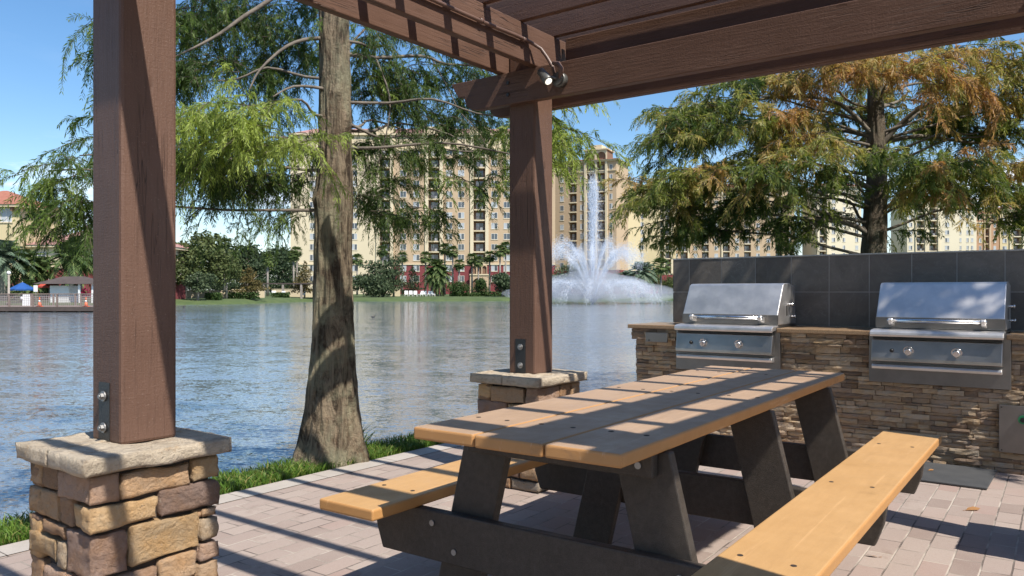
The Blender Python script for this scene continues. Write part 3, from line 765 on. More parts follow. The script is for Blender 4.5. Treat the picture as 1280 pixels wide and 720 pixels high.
class Crown:
    def __init__(s, seed, trunk_pts, spray, nl, ll, lw, droop, fall):
        s.rng = np.random.default_rng(seed); s.r = random.Random(seed)
        s.tp = trunk_pts; s.spray, s.nl, s.ll, s.lw, s.droop, s.fall = spray, nl, ll, lw, droop, fall
        s.P, s.D, s.L, s.H, s.dr = [], [], [], [], []; s.limbs = []; s.tw = MB()
    def trunk_at(s, z):
        for (a, b) in zip(s.tp, s.tp[1:]):
            if a.z <= z <= b.z: return a.lerp(b, (z-a.z)/(b.z-a.z))
        return s.tp[-1] if z > s.tp[-1].z else s.tp[0]
    def cluster(s, c, rx, rz, ry, nb, hue, per=12, limb=True, lrad=.02, rise=.0, hvar=.16):
        """c: centre; rx across, ry in depth, rz in height"""
        r = s.r; tk = s.trunk_at(c.z - rise); out = Vector((c.x-tk.x, c.y-tk.y, 0))
        out = out.normalized() if out.length > .1 else Vector((1,0,0))
        base = c - Vector((out.x*rx*.5, out.y*ry*.5, 0)) + Vector((0,0,rz*.35))
        if limb and (base-tk).length > .25:
            mid = tk.lerp(base, .5) + Vector((r.uniform(-.1,.1), r.uniform(-.1,.1), r.uniform(.02,.16)))*min(1,(base-tk).length)
            q = tk.lerp(base, .25) + Vector((r.uniform(-.05,.05), r.uniform(-.05,.05), r.uniform(0,.08)))
            q3 = tk.lerp(base, .78) + Vector((r.uniform(-.06,.06), r.uniform(-.06,.06), r.uniform(.0,.1)))
            s.limbs.append(([tk, q, mid, q3, base], [lrad*1.5, lrad*1.15, lrad*.9, lrad*.7, lrad*.45]))
        for b in range(nb):
            st = c + Vector((r.gauss(0,.42)*rx, r.gauss(0,.42)*ry, r.gauss(.15,.45)*rz))
            d = (out*r.uniform(.1,.9) + Vector((r.gauss(0,.6), r.gauss(0,.6), r.gauss(.0,.22)))).normalized()
            le = r.uniform(.55,1.1)*s.spray*2.2
            dr = r.uniform(.25,.6)*s.droop
            pts = [st + d*(le*t) + Vector((0,0,-dr*le*t*t)) for t in (0,.33,.66,1.)]
            s.tw.tube([base.lerp(st,.5), st], [s.lw*.9, s.lw*.7], 4, caps=False)
            s.tw.tube(pts, [s.lw*.9, s.lw*.75, s.lw*.6, s.lw*.3], 4, caps=False)
            hb = hue + r.gauss(0, hvar)
            for k in range(per):
                t = (k + r.random())/per
                p = st + d*(le*t) + Vector((0,0,-dr*le*t*t))
                dd = (d*.55 + Vector((r.gauss(0,.6), r.gauss(0,.6), r.gauss(-.1,.3)))).normalized()
                s.P.append(tuple(p)); s.D.append(tuple(dd)); s.L.append(s.spray*r.uniform(.6,1.25)); s.dr.append(s.droop*r.uniform(.5,1.35)); s.H.append(min(1,max(0,hb + r.gauss(0,.07))))
    def build(s, root, leaf, origin):
        P = np.array(s.P) - np.array(origin)
        Vq, h, tw = spray_geo(s.rng, P, np.array(s.D), np.array(s.L), np.array(s.dr), s.nl, s.ll, s.lw, np.array(s.H), s.fall)
        tv = np.array(s.tw.v) - np.array(origin); tf = np.array(s.tw.f)
        Va = np.concatenate([Vq, tw, tv]); nq = len(Vq)//4; nt = len(tw)//4
        Q = np.concatenate([np.arange(len(Vq)+len(tw)).reshape(-1,4), tf + len(Vq)+len(tw)])
        mi = np.concatenate([np.zeros(nq), np.ones(nt+len(tf))])
        hue = np.concatenate([h, np.zeros(len(tw)+len(tv))])
        link('crown', np_mesh('crown', Va, Q, [leaf, MT['twig']], mi, hue), root)
        for pts, rad in s.limbs:
            m = MB(); m.tube(smooth_path([p - Vector(origin) for p in pts], 3), interp(rad, 3), 8); m.build('limb', MT['limb_bark'], root)

def smooth_path(p, k):
    out = []
    for i in range(len(p)-1):
        a0, a1, a2, a3 = p[max(i-1,0)], p[i], p[i+1], p[min(i+2,len(p)-1)]
        for j in range(k):
            t = j/k
            out.append(.5*((2*a1) + (a2-a0)*t + (2*a0-5*a1+4*a2-a3)*t*t + (3*a1-a0-3*a2+a3)*t**3))
    out.append(p[-1]); return out
def interp(r, k):
    out = []
    for i in range(len(r)-1):
        for j in range(k): out.append(r[i] + (r[i+1]-r[i])*j/k)
    return out + [r[-1]]

def trunk_mesh(m, pts, rad, flute=.0, n=72, knots=(), rough=.012, seed=0, sub=10):
    pts = smooth_path(pts, sub); rad = interp(rad, sub); k = len(pts); z0 = pts[0].z
    b = len(m.v)
    for i, (p, r) in enumerate(zip(pts, rad)):
        hgt = p.z - z0
        fl = flute*math.exp(-hgt/.55)
        for j in range(n):
            w = 2*PI*j/n
            rr_ = r*(1 + fl*(.6*math.cos(5*w+.6) + .4*math.cos(8*w+2) + .3*math.cos(3*w)))
            q = Vector((math.cos(w)*r*7, math.sin(w)*r*7, p.z*.8 + seed))
            cq = Vector((math.cos(w)*r, math.sin(w)*r, p.z))
            rr_ += r*.10*mnoise.noise(q*.7) + rough*(1 - 2.2*abs(mnoise.noise(Vector((cq.x*30, cq.y*30, cq.z*2.0 + seed))))) + rough*.5*mnoise.noise(Vector((cq.x*75, cq.y*75, cq.z*7)))
            for (kz, kw, ks, ka) in knots:
                d2 = ((p.z-kz)/ks)**2 + (math.atan2(math.sin(w-kw), math.cos(w-kw))*r/ks)**2
                rr_ += ka*math.exp(-d2)
            m.v.append((p.x + math.cos(w)*rr_, p.y + math.sin(w)*rr_, p.z))
    for i in range(k-1):
        for j in range(n):
            m.f.append((b+i*n+j, b+i*n+(j+1)%n, b+(i+1)*n+(j+1)%n, b+(i+1)*n+j)); m.m.append(0); m.sm.append(True); m.c.append(None)

# --- big cypress by the paving edge
YT = 5.6
def tz(py): return EYE + (HZ-py)/F*YT
to = Vector(((413-640)/F*YT, YT, 0))
tr = thing('cypress_tree', 'big cypress with flared trunk growing at the paving edge', 'tree', to, 0, 'cypress trees')
tp_px = [(414,600),(414,575),(414,548),(415,510),(416,460),(417,400),(417,300),(418,250),(419,200),(419,100),(418,20),(418,-120),(419,-400),(420,-800)]
tp = [Vector(((x-640)/F*YT, YT + .0, tz(y))) for x, y in tp_px]
rd = [w/F*YT for w in (54,44.5,37.5,32,27.5,24,21.5,22.5,19,17.3,16.6,15,10,3)]
m = MB(); trunk_mesh(m, [p-to for p in tp], rd, .17, 168, [(tz(235), -1.5, .055, .022), (tz(250), -2.4, .05, .018), (tz(120), -1.3, .03, .02),(tz(160),-.4,.03,.016),(tz(300),-1.1,.03,.01),(tz(155), -2.6,.025,.014),(tz(215),-.9,.05,.016)], rough=.011, sub=24)
m.build('trunk', MT['bark'], tr)
cr = Crown(21, tp, .20, 20, .045, .0029, .7, .5)
def cl(C_, Y0, px, py, rx, ry, Y, nb, hue, **k):
    C_.cluster(at(px, py, Y), rx/F*Y, ry/F*Y, rx/F*Y*.8 + .1, nb, hue, **k)
NL = 0
for q in [(124,6,8,8,5.0,2,.5),(128,140,8,20,5.1,2,.35),(122,185,8,24,5.0,2,.35),(88,200,16,8,4.9,2,.45),(96,222,16,12,4.9,4,.6),(82,244,14,10,4.9,3,.6),(102,258,12,14,5.0,5,.35),(110,280,8,10,5.1,3,.2),
          (182,50,22,45,5.3,7,.3),(182,190,24,70,5.3,10,.3),(140,270,20,30,5.2,6,.25),
          (240,22,45,35,5.5,16,.22),(310,25,50,40,5.9,16,.18),(365,55,35,50,6.1,12,.2),(255,75,45,28,5.4,12,.25),(240,110,30,18,5.3,6,.3),(345,95,40,25,6.2,7,.22),(390,30,25,40,6.2,6,.2),
          (238,168,30,24,4.9,10,.86),(285,140,38,20,4.85,11,.92),(330,145,32,20,4.85,10,.95),(350,172,26,18,4.9,9,.95),(290,178,40,18,4.9,9,.88),(232,205,20,12,4.95,4,.75),  # sun-facing bough: its brightness is put into the needle colour
          (245,225,40,26,5.3,15,.18),(300,228,45,28,5.5,16,.15),(350,225,30,34,5.7,11,.15),(245,250,38,16,5.3,7,.12),(300,256,40,12,5.5,5,.14),(345,250,26,14,5.6,5,.12),(376,275,8,30,5.7,4,.35),(398,225,16,50,6.0,5,.18),
          (455,45,22,25,5.9,5,.4),(460,85,30,28,5.8,8,.35),(470,125,40,26,5.9,9,.24),(520,100,35,30,6.1,9,.2),(530,150,36,26,6.1,8,.2),(580,120,26,30,6.3,7,.2),(590,165,22,30,6.3,7,.2),(550,55,50,15,6.2,5,.25),(610,100,25,20,6.3,4,.35),
          (448,190,18,28,5.9,8,.18),(490,190,34,22,5.9,9,.22),(545,195,40,26,6.1,9,.2),(500,225,26,22,5.8,7,.22),(460,245,28,22,5.8,8,.2),(510,265,24,14,5.7,5,.25),(600,205,20,26,6.2,5,.2),(622,225,9,30,6.1,4,.3),(475,272,22,12,5.7,4,.25),(565,225,16,12,6.,3,.2),
          (655,160,20,24,5.8,5,.7),(688,142,14,12,5.6,7,.9),(698,158,10,12,5.6,5,.95),(684,176,10,10,5.7,4,.85),(682,210,12,12,5.6,6,.92)]:
    q = (q[0], q[1] - (24 if q[1] > 218 and 225 < q[0] < 400 else 4), *q[2:5], max(2, int(q[5]*(.8 if q[6] > .7 else .6 if q[0] > 480 and q[1] > 150 and q[0] < 640 else 1.45 if q[1] < 135 else 1.15)+.5)), q[6] + (.07 if q[6] < .5 else 0))
    NL += 1; cl(cr, YT, *q, limb=(NL % 4 == 0), lrad=.009, rise=-.12)
# the named limbs of the photograph
for px_, rad in (([(418,50,5.6),(390,48,5.5),(358,58,5.35),(325,87,5.2),(312,112,5.1)], .022), ([(416,115,5.6),(400,110,5.5),(367,108,5.3),(341,121,5.1)], .02),
                 ([(418,-60,5.6),(337,0,5.4),(304,21,5.3),(275,42,5.2),(242,60,5.1),(180,90,5.0)], .024), ([(414,178,5.6),(379,176,5.5),(325,194,5.3),(262,206,5.15),(219,221,5.1),(110,212,5.0),(60,214,4.95)], .02),
                 ([(424,66,5.6),(470,72,5.7),(527,70,5.9),(557,80,6.0),(600,84,6.1),(660,110,5.9),(715,140,5.7)], .02), ([(424,152,5.6),(437,155,5.6),(477,173,5.8),(507,170,5.9),(560,187,6.0),(610,190,6.1)], .017),
                 ([(470,74,5.7),(487,121,5.7),(483,167,5.7),(470,215,5.75)], .011), ([(540,74,6.0),(560,110,6.0),(575,140,6.0),(597,163,6.0),(615,200,6.1)], .007), ([(460,20,5.8),(485,70,5.8),(510,120,5.9),(533,150,5.9)], .007),
                 ([(417,95,5.6),(436,58,5.7),(470,20,5.9),(500,-40,6.1)], .016)):
    rad *= .62; p = [at(*q) for q in px_]; n_ = len(p)
    cr.limbs.append((p, [rad*(1.25-.9*i/(n_-1)) for i in range(n_)]))
r3 = random.Random(5)
for i in range(46):          # the rest of the crown above the frame
    z_ = r3.uniform(3.9, 8.6); an = r3.uniform(0, 2*PI); R_ = r3.uniform(.5, 2.3)*(1 - (z_-3.5)/8)
    c = Vector((to.x + math.cos(an)*R_, to.y + .3 + math.sin(an)*R_, z_))
    if c.y < 5.2 and z_ < 4.4: continue
    if 640 + F*c.x/c.y < 190 and HZ - F*(c.z-EYE)/c.y > -330: continue
    cr.cluster(c, .45, .3, .45, 7, r3.uniform(.2,.5), per=10)
cr.build(tr, MT['cyp_green'], to)

# --- cypress behind the grill wall, turning
Y2 = 10.6
to2 = Vector(((1092-640)/F*Y2, Y2, -.02))
def t2(px, py): return Vector(((px-640)/F*Y2, Y2, EYE+(HZ-py)/F*Y2))
tr2 = thing('cypress_tree', 'broad cypress with orange tinged foliage rising behind the tiled grill wall', 'tree', to2, 0, 'cypress trees')
tp2 = [to2] + [t2(*q) for q in ((1092,380),(1092,320),(1094,270),(1096,200),(1095,150),(1094,110),(1094,50),(1095,-60),(1096,-160))]
rd2 = [w/F*Y2 for w in (24,17.5,15,13.5,10.5,9,8,6.5,4,1.5)]
m = MB(); trunk_mesh(m, [p-to2 for p in tp2], rd2, .12, 48, [(EYE+(HZ-290)/F*Y2, -1.4, .06, .02)], seed=4); m.build('trunk', MT['bark_dark'], tr2)
cr2 = Crown(33, tp2, .28, 15, .088, .0062, .5, .4)
N2 = 0
for q in [(858,150,26,10,10.2,5,.45),(872,134,30,10,10.3,6,.5),(850,170,22,9,10.1,5,.4),(885,145,30,14,10.3,8,.4),(875,178,36,10,10.2,7,.3),(925,125,34,16,10.5,8,.4),(915,160,34,14,10.2,8,.32),
          (965,105,34,16,10.6,8,.5),(1010,95,36,16,10.2,11,.85),(1050,80,36,14,10.2,9,.85),(1095,80,40,16,10.0,11,.95),(1140,90,36,16,9.9,11,.9),(1185,105,36,18,9.9,10,.9),(1230,75,36,16,10.2,8,.75),(1262,85,30,18,10.2,8,.75),(1265,125,28,18,10.1,8,.8),(1215,125,30,14,10.2,7,.6),
          (955,150,34,16,9.9,9,.45),(1000,150,34,14,10.,8,.6),(1015,180,36,14,9.7,10,.75),(965,185,34,14,9.8,8,.5),(1055,150,30,20,10.9,8,.4),(1130,140,34,20,10.9,8,.35),(1175,150,34,18,10.9,9,.22),(1215,165,34,16,10.8,8,.25),(1260,165,30,18,10.4,7,.55),(1265,205,26,16,10.0,7,.75),
          (826,240,18,12,9.9,5,.5),(850,230,24,12,9.9,7,.55),(870,222,32,13,9.9,8,.55),(915,212,34,13,9.7,9,.7),(960,218,34,14,9.7,8,.45),(1000,212,30,14,9.6,7,.5),(1045,210,26,14,9.7,6,.45),(1115,200,26,12,9.7,6,.4),(1150,212,34,13,9.6,9,.5),(1190,205,32,13,9.5,8,.5),(1225,220,30,14,9.8,7,.45),(1160,232,30,10,9.6,7,.6),
          (848,262,24,16,10.1,8,.3),(862,258,30,16,10.2,8,.25),(905,255,34,16,10.2,9,.22),(950,258,32,16,10.4,8,.18),(862,288,22,10,10.3,5,.22),(900,285,30,10,10.4,6,.16),(995,250,34,14,10.5,8,.2),(1005,280,32,12,10.6,7,.14),(1045,265,26,12,10.7,5,.16),(960,290,26,8,10.5,4,.14),(1070,225,20,14,10.9,4,.25),
          (1125,245,18,20,10.9,5,.25),(1195,238,26,10,10.2,6,.3),(1245,238,28,14,10.5,8,.2),(1270,260,22,16,10.5,7,.16),(1240,275,18,8,10.6,3,.15),(1110,290,10,12,10.9,2,.2),
          (1310,100,40,30,10.2,9,.6),(1320,170,40,30,10.3,9,.5),(1330,230,40,30,10.5,9,.3),(1390,140,40,40,10.4,9,.5),(1380,220,40,30,10.5,8,.4)]:
    N2 += 1; lo = q[1] > 240
    q = (*q[:5], max(2, int(q[5]*(.9 if lo else 1.12)+.5)), q[6] + (.08 if lo else -.04))
    cl(cr2, Y2, *q, rise=.35, lrad=.016, hvar=.19, limb=(N2 % 2 == 0))
for px_, rad in (([(1093,300,10.6),(1070,283,10.5),(1030,275,10.4),(985,272,10.4)], .035), ([(1095,190,10.6),(1120,160,10.5),(1150,135,10.3),(1180,122,10.1)], .035), ([(1094,205,10.6),(1060,185,10.4),(1010,170,10.1),(960,165,9.9)], .032),
                 ([(1094,240,10.6),(1060,222,10.3),(1020,220,10.)], .035), ([(1096,175,10.6),(1050,130,10.5),(990,120,10.5),(930,128,10.5)], .028), ([(1096,180,10.6),(1150,170,10.7),(1210,178,10.7),(1270,180,10.5)], .03)):
    p = [at(*q) for q in px_]; cr2.limbs.append((p, [rad*(1.2-.8*i/(len(p)-1)) for i in range(len(p))]))
for i in range(22):
    an = r3.uniform(-.2, PI+.2); R_ = r3.uniform(.8, 2.6); z_ = r3.uniform(2.6, 5.4)
    cr2.cluster(Vector((to2.x + math.cos(an)*R_, to2.y + .6 + math.sin(an)*R_*.7, z_)), .6, .25, .6, 6, r3.uniform(.3,.8), per=10, rise=.3)
for i in range(10):
    an = r3.uniform(0, 2*PI); R_ = r3.uniform(.3, 1.6)
    cr2.cluster(Vector((to2.x + math.cos(an)*R_, to2.y + math.sin(an)*R_, r3.uniform(4.6,6.2))), .6, .25, .6, 7, r3.uniform(.5,.9), per=10, rise=.3)
cr2.build(tr2, MT['cyp_autumn'], to2)

# --- the tree beside the counter whose limb shades the stone wall (stands right of the frame)
to3 = Vector((7.2, 4.6, 0))
tr3 = thing('shade_tree', 'broad tree beside the grill counter shading its stone wall', 'tree', to3)
tp3 = [to3, to3+Vector((0,0,2.)), to3+Vector((-.1,.05,4.)), to3+Vector((-.2,.1,6.5))]
m = MB(); trunk_mesh(m, [p-to3 for p in tp3], [.26,.19,.16,.06], .1, 32); m.build('trunk', MT['bark_dark'], tr3)
cr3 = Crown(44, tp3, .36, 9, .15, .022, .5, .4)
for i in range(34):
    f_ = i/33*1.15 - .08; c = Vector((6.32, 2.68, 5.05)).lerp(Vector((3.82, 5.68, 5.05)), f_) + Vector((r3.uniform(-.05,.45), r3.uniform(-.05,.5), r3.uniform(-.1,.6)))
    cr3.cluster(c, .42, .2, .42, 9, .25, per=9, limb=(i % 5 == 0), lrad=.03)
for i in range(26):
    an = r3.uniform(-1.2, 1.9); R_ = r3.uniform(.4, 2.2)
    cr3.cluster(to3 + Vector((math.cos(an)*R_, math.sin(an)*R_, r3.uniform(3.6,7))), .6, .4, .6, 8, .3, per=9, limb=(i % 3 == 0), lrad=.03)
cr3.build(tr3, MT['cyp_green'], to3)
# ------------------------------------------------------------------ far shore
LAND = .25
def wy(py): return (EYE - WATER)*F/(py-HZ)            # distance of a waterline point
# shoreline from left to right (px, Y)
shore = [(-2600,64),(-60,66),(116,66),(150,84),(216,97),(300,102),(340,112),(380,126),(450,131),(560,133),(660,136),(780,142),(900,150),(1300,170),(3000,190)]
m = MB(); pts = []
for px, Y in shore:
    for dY, z in ((0, -1.2), (.5, WATER-.02), (2.2, .02), (5, LAND), (30, LAND+.25), (120, LAND+.4), (2400, LAND+.4)):
        Yd = Y + dY; pts.append(((px-640)/F*(Y + min(dY, 400)) * (1 if dY < 400 else 4.5), Yd, z))
k = 7
m.add(pts, [(i*k+j, (i+1)*k+j, (i+1)*k+j+1, i*k+j+1) for i in range(len(shore)-1) for j in range(k-1)])
tag(m.build('far_shore', MT['far_lawn']), kind='structure')

def shore_y(px):
    for (a_, b_) in zip(shore, shore[1:]):
        if a_[0] <= px <= b_[0]: return a_[1] + (b_[1]-a_[1])*(px-a_[0])/(b_[0]-a_[0])
    return 150
def gz(px, Y):
    d = Y - shore_y(px); return LAND + max(0, min(d-5, 25))*.01 if d > 5 else .02 + (d-2.2)*.08
def spot(px, Y):
    return Vector(((px-640)/F*Y, Y, gz(px, Y)))
def hgt(py, Y): return EYE + (HZ-py)/F*Y

# foliage of far trees
def far_leaf(name, c0, c1, c2):
    a = Mat(name, Roughness=.6, Specular_IOR_Level=.2)
    col = a.ramp(a.island(), [(0.,c0),(.55,c1),(1.,c2)]); a.base(col)
    tr = a.n('BsdfTranslucent', Color=col); mx = a.n('MixShader', Fac=.25)
    a.nt.links.new(a.p.outputs[0], mx.inputs[1]); a.nt.links.new(tr.outputs[0], mx.inputs[2]); a.nt.links.new(mx.outputs[0], a.out.inputs[0])
    return a.m
MT['oak'] = far_leaf('oak_leaves', (.045,.065,.02), (.085,.11,.035), (.14,.16,.06))
MT['wood_leaf'] = far_leaf('wood_leaves', (.022,.038,.018), (.04,.065,.028), (.075,.10,.045))
MT['russet'] = far_leaf('russet_needles', (.06,.06,.02), (.12,.10,.035), (.19,.135,.05))
MT['shade_leaf'] = far_leaf('grey_green_leaves', (.04,.062,.03), (.075,.105,.05), (.12,.15,.08))
MT['palm_leaf'] = far_leaf('palm_fronds', (.045,.08,.025), (.085,.13,.04), (.17,.20,.07))
MT['silver_palm'] = far_leaf('silver_palm_fronds', (.07,.11,.07), (.12,.17,.11), (.20,.25,.17))
MT['hedge'] = far_leaf('hedge_leaves', (.025,.055,.015), (.05,.09,.022), (.09,.13,.04))
MT['red_leaf'] = far_leaf('red_flowers', (.16,.01,.04), (.30,.02,.07), (.08,.10,.03))
MT['far_trunk'] = simple('pale_trunk', (.22,.19,.16), (.33,.29,.25), scale=3, rough=.9)

def crown_quads(rng, lobes, n, size, name, mat, parent):
    """leaf-clump faces through the volume of several uneven lobes"""
    w = np.array([l[3]*l[4]*l[5] for l in lobes])**.67; w /= w.sum()
    ix = rng.choice(len(lobes), n, p=w); L = np.array(lobes)[ix]
    d = nrm(rng.normal(size=(n,3))); r = rng.uniform(.25, 1.0, n)**.5
    bump_ = 1 + .22*np.sin(d[:,0]*5+ix)*np.cos(d[:,1]*4+ix*2) + .12*rng.normal(size=n)
    c = L[:,:3] + d*L[:,3:6]*(r*bump_)[:,None]
    nn = nrm(d*.5 + rng.normal(size=(n,3))*.8 + np.array([0,0,.35])); u = nrm(np.cross(nn, rng.normal(size=(n,3)))); v_ = np.cross(nn, u)
    s_ = size*rng.uniform(.5,1.3,n)[:,None]
    Vv = np.stack([c-u*s_, c-v_*s_*.55, c+u*s_, c+v_*s_*.55], 1).reshape(-1,3)
    return link(name, np_mesh(name, Vv, np.arange(len(Vv)).reshape(-1,4), mat), parent)

def far_tree(name, label, cat, px, Y, h, w, mat, seed, kind='round', n=2600, trunk=.30, group=None, bare=.22, size=None):
    rng = np.random.default_rng(seed); r = random.Random(seed)
    t = thing(name, label, cat, spot(px, Y), 0, group)
    lobes = []
    if kind == 'round':
        for i in range(13):
            an = r.uniform(0,2*PI); q = r.uniform(0,.68)*w/2; zz = h*r.uniform(bare+.14,.86)
            k_ = 1 - .5*abs(zz/h-.5)
            lobes.append((math.cos(an)*q*k_*1.1, math.sin(an)*q*k_, zz, w*r.uniform(.13,.24), w*r.uniform(.13,.24), h*r.uniform(.08,.14)))
        lobes.append((0,0,h*.6,w*.3,w*.3,h*.26))
    elif kind == 'cone':
        for i in range(14):
            f_ = (i+.5)/14; zz = h*(bare + (1-bare)*f_*.97); q = w/2*(1-f_)**.8
            for j in range(2):
                an = r.uniform(0,2*PI); lobes.append((math.cos(an)*q*.45, math.sin(an)*q*.45, zz, q*.7+.12, q*.7+.12, h*.05))
    elif kind == 'bush':
        for i in range(9):
            an = r.uniform(0,2*PI); q = r.uniform(0,.62)*w/2
            lobes.append((math.cos(an)*q, math.sin(an)*q*.8, h*r.uniform(.25,.68), w*.2, w*.2, h*.28))
    crown_quads(rng, lobes, n, size or max(.16, w*.03), 'crown', mat, t)
    if trunk:
        m = MB(); m.tube([(0,0,-.3),(r.uniform(-.1,.1),0,h*.3),(r.uniform(-.3,.3),0,h*.62)], [trunk*.6,trunk*.42,trunk*.15], 8)
        for i in range(4):
            an = r.uniform(0,2*PI); m.tube([(0,0,h*(.22+.06*i)),(math.cos(an)*w*.14,math.sin(an)*w*.14,h*(.4+.06*i)),(math.cos(an)*w*.27,math.sin(an)*w*.27,h*(.5+.07*i))], [trunk*.25,trunk*.16,trunk*.06], 6)
        m.build('trunk', MT['far_trunk'], t)
    return t

# palms
def frond_verts(r, L, up, az, fan, wleaf):
    """one frond as thin leaflets along an arching midrib"""
    d = Vector((math.cos(az), math.sin(az), 0)); side = Vector((-d.y, d.x, 0)); out = []
    if fan:
        st = d*math.cos(up)*L*.5 + Vector((0,0,math.sin(up)*L*.5)); n = 11
        ax = (d*math.cos(up-.35) + Vector((0,0,math.sin(up-.35)))).normalized(); nr = ax.cross(side)
        out.append((Vector((0,0,0)) - side*.02, st - side*.02, st + side*.02, Vector((0,0,0)) + side*.02))
        for i in range(n):
            a_ = (i-(n-1)/2)/(n-1)*2.5; q = ax*math.cos(a_) + side*math.sin(a_); le = L*.62*(1-.22*abs(a_)/1.3)
            tip = st + q*le + Vector((0,0,-.22*le)); mid = st + q*le*.55; w = q.cross(nr).normalized()*wleaf
            out.append((st, mid - w, tip, mid + w))
        return out
    n = 15; pts = []
    for i in range(n+1):
        t = i/n; pts.append(d*(L*(t*math.cos(up)*(1-.12*t))) + Vector((0,0,L*(t*math.sin(up) - .62*t*t*(1.0-.25*math.sin(up))))))
    for i in range(1, n+1):
        a_, b_ = pts[i-1], pts[i]; tan = (b_-a_).normalized()
        out.append((a_-side*.025, b_-side*.025, b_+side*.025, a_+side*.025))
        le = L*.30*math.sin(PI*min(.97,(i/n)*.88+.1))
        for sg in (-1,1):
            q = (side*sg*.8 + tan*.65 + Vector((0,0,-.30 + r.uniform(-.15,.15)))).normalized(); w = tan*wleaf
            out.append((b_, b_+q*le*.5+w, b_+q*le, b_+q*le*.5-w))
    return out
def palm_proto(name, seed, h, L, fan, nf, mat, tr, wleaf, low=-.9):
    r = random.Random(seed); vs, fs = [], []
    for i in range(nf):
        up = low + (1.35-low)*((i+.5)/nf)**.8; az = i*2.39996 + r.uniform(-.2,.2)
        for q in frond_verts(r, L*r.uniform(.85,1.1), up, az, fan, wleaf):
            b = len(vs); vs += [tuple(p + Vector((0,0,h))) for p in q]; fs.append((b,b+1,b+2,b+3))
    return np.array(vs), np.array(fs), h, tr, mat
PALMS = [palm_proto('p', 1, 1.0, 1.0, True, 38, 'palm_leaf', .16, .05), palm_proto('p', 2, 1.0, 1.0, False, 42, 'palm_leaf', .2, .035), palm_proto('p', 3, 1.0, 1.0, False, 46, 'silver_palm', .25, .035, -.5)]
PM = {}
def palm(name, label, px, Y, top, L, kind, group, base=None, lean=0):
    """top: height of the crown's heart above the ground"""
    vs, fs, h0, tr, mat = PALMS[kind]
    t = thing(name, label, 'palm', base if base is not None else spot(px, Y), random.Random(int(px*7)).uniform(0,6), group)
    if kind not in PM: PM[kind] = np_mesh('fronds', (vs - np.array([0,0,h0])), fs, MT[mat])
    o = link('crown', PM[kind], t, (lean,0,top)); o.scale = (L,L,L)
    m = MB(); m.tube([(0,0,-.4),(lean*.3,0,top*.5),(lean,0,top+.05)], [tr*1.25*(L**.35), tr*(L**.35), tr*.85*(L**.35)], 8)
    m.build('trunk', MT['far_trunk'], t)
    return t

# ------------------------------------------------------------------ buildings
def stucco(name, c): return simple(name, tuple(x*.93 for x in c), c, scale=.12, rough=.9, bump=.15, bscale=3)
MT['cream'] = stucco('cream_stucco', (.66,.56,.39)); MT['tan'] = stucco('tan_stucco', (.50,.365,.235)); MT['yellow'] = stucco('yellow_stucco', (.60,.49,.29))
MT['pale'] = stucco('pale_cream_stucco', (.68,.60,.44)); MT['maroon'] = stucco('maroon_stucco', (.20,.042,.045)); MT['terracotta'] = stucco('terracotta_stucco', (.42,.25,.15))
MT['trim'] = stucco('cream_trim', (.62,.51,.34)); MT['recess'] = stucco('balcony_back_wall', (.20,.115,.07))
MT['rail'] = simple('dark_rail', (.05,.04,.035), rough=.5); MT['wframe'] = simple('white_window_frame', (.62,.60,.55), rough=.5)
a = Mat('window_glass', Roughness=.08); a.base((.07,.08,.095)); a.set(a.p, Specular_IOR_Level=.8); MT['glass'] = a.m
MT['curtain'] = simple('pale_curtain_behind_glass', (.36,.38,.40), (.46,.48,.50), rough=.25, scale=.5)
def tiles(name, c1, c2):
    a = Mat(name, Roughness=.8); v = a.co(); wv = a.n('TexWave', {'bands_direction': 'Z'}, Vector=v, Scale=1.6, Distortion=.4).outputs[0]
    c = a.mix(a.ramp(a.noise(v, 1.2, 6, .7), [(.3,0.),(.7,1.)]), c1, c2); c = a.mix(a.math('MULTIPLY', wv, .3), c, tuple(x*.5 for x in c1)); a.base(c); a.bump(wv, .5, .1); return a.m
MT['roof'] = tiles('red_roof_tiles', (.30,.105,.065), (.40,.17,.11)); MT['roof_pink'] = tiles('pink_roof_tiles', (.34,.17,.15), (.42,.24,.21))

WM = {}
def window_mesh(w, h, var):
    key = (round(w,2), round(h,2), var)
    if key in WM: return WM[key]
    m = MB(); f = .09
    m.box(-w/2, w/2, -.06, .02, -h/2, -h/2+f, 0); m.box(-w/2, w/2, -.06, .02, h/2-f, h/2, 0)
    m.box(-w/2, -w/2+f, -.06, .02, -h/2+f, h/2-f, 0); m.box(w/2-f, w/2, -.06, .02, -h/2+f, h/2-f, 0); m.box(-f/2, f/2, -.05, .02, -h/2+f, h/2-f, 0)
    a_ = ((1,2),(2,1),(2,2),(1,1),(2,1))[var]
    m.box(-w/2+f, -f/2, -.03, .02, -h/2+f, h/2-f, a_[0]); m.box(f/2, w/2-f, -.03, .02, -h/2+f, h/2-f, a_[1])
    m.box(-w/2-.1, w/2+.1, -.10, .0, -h/2-.12, -h/2-.003, 3)
    me = bpy.data.meshes.new('window'); me.from_pydata(m.v, [], m.f)
    for q in ('wframe','glass','curtain','trim'): me.materials.append(MT[q])
    me.polygons.foreach_set('material_index', m.m); me.update(); WM[key] = me; return me

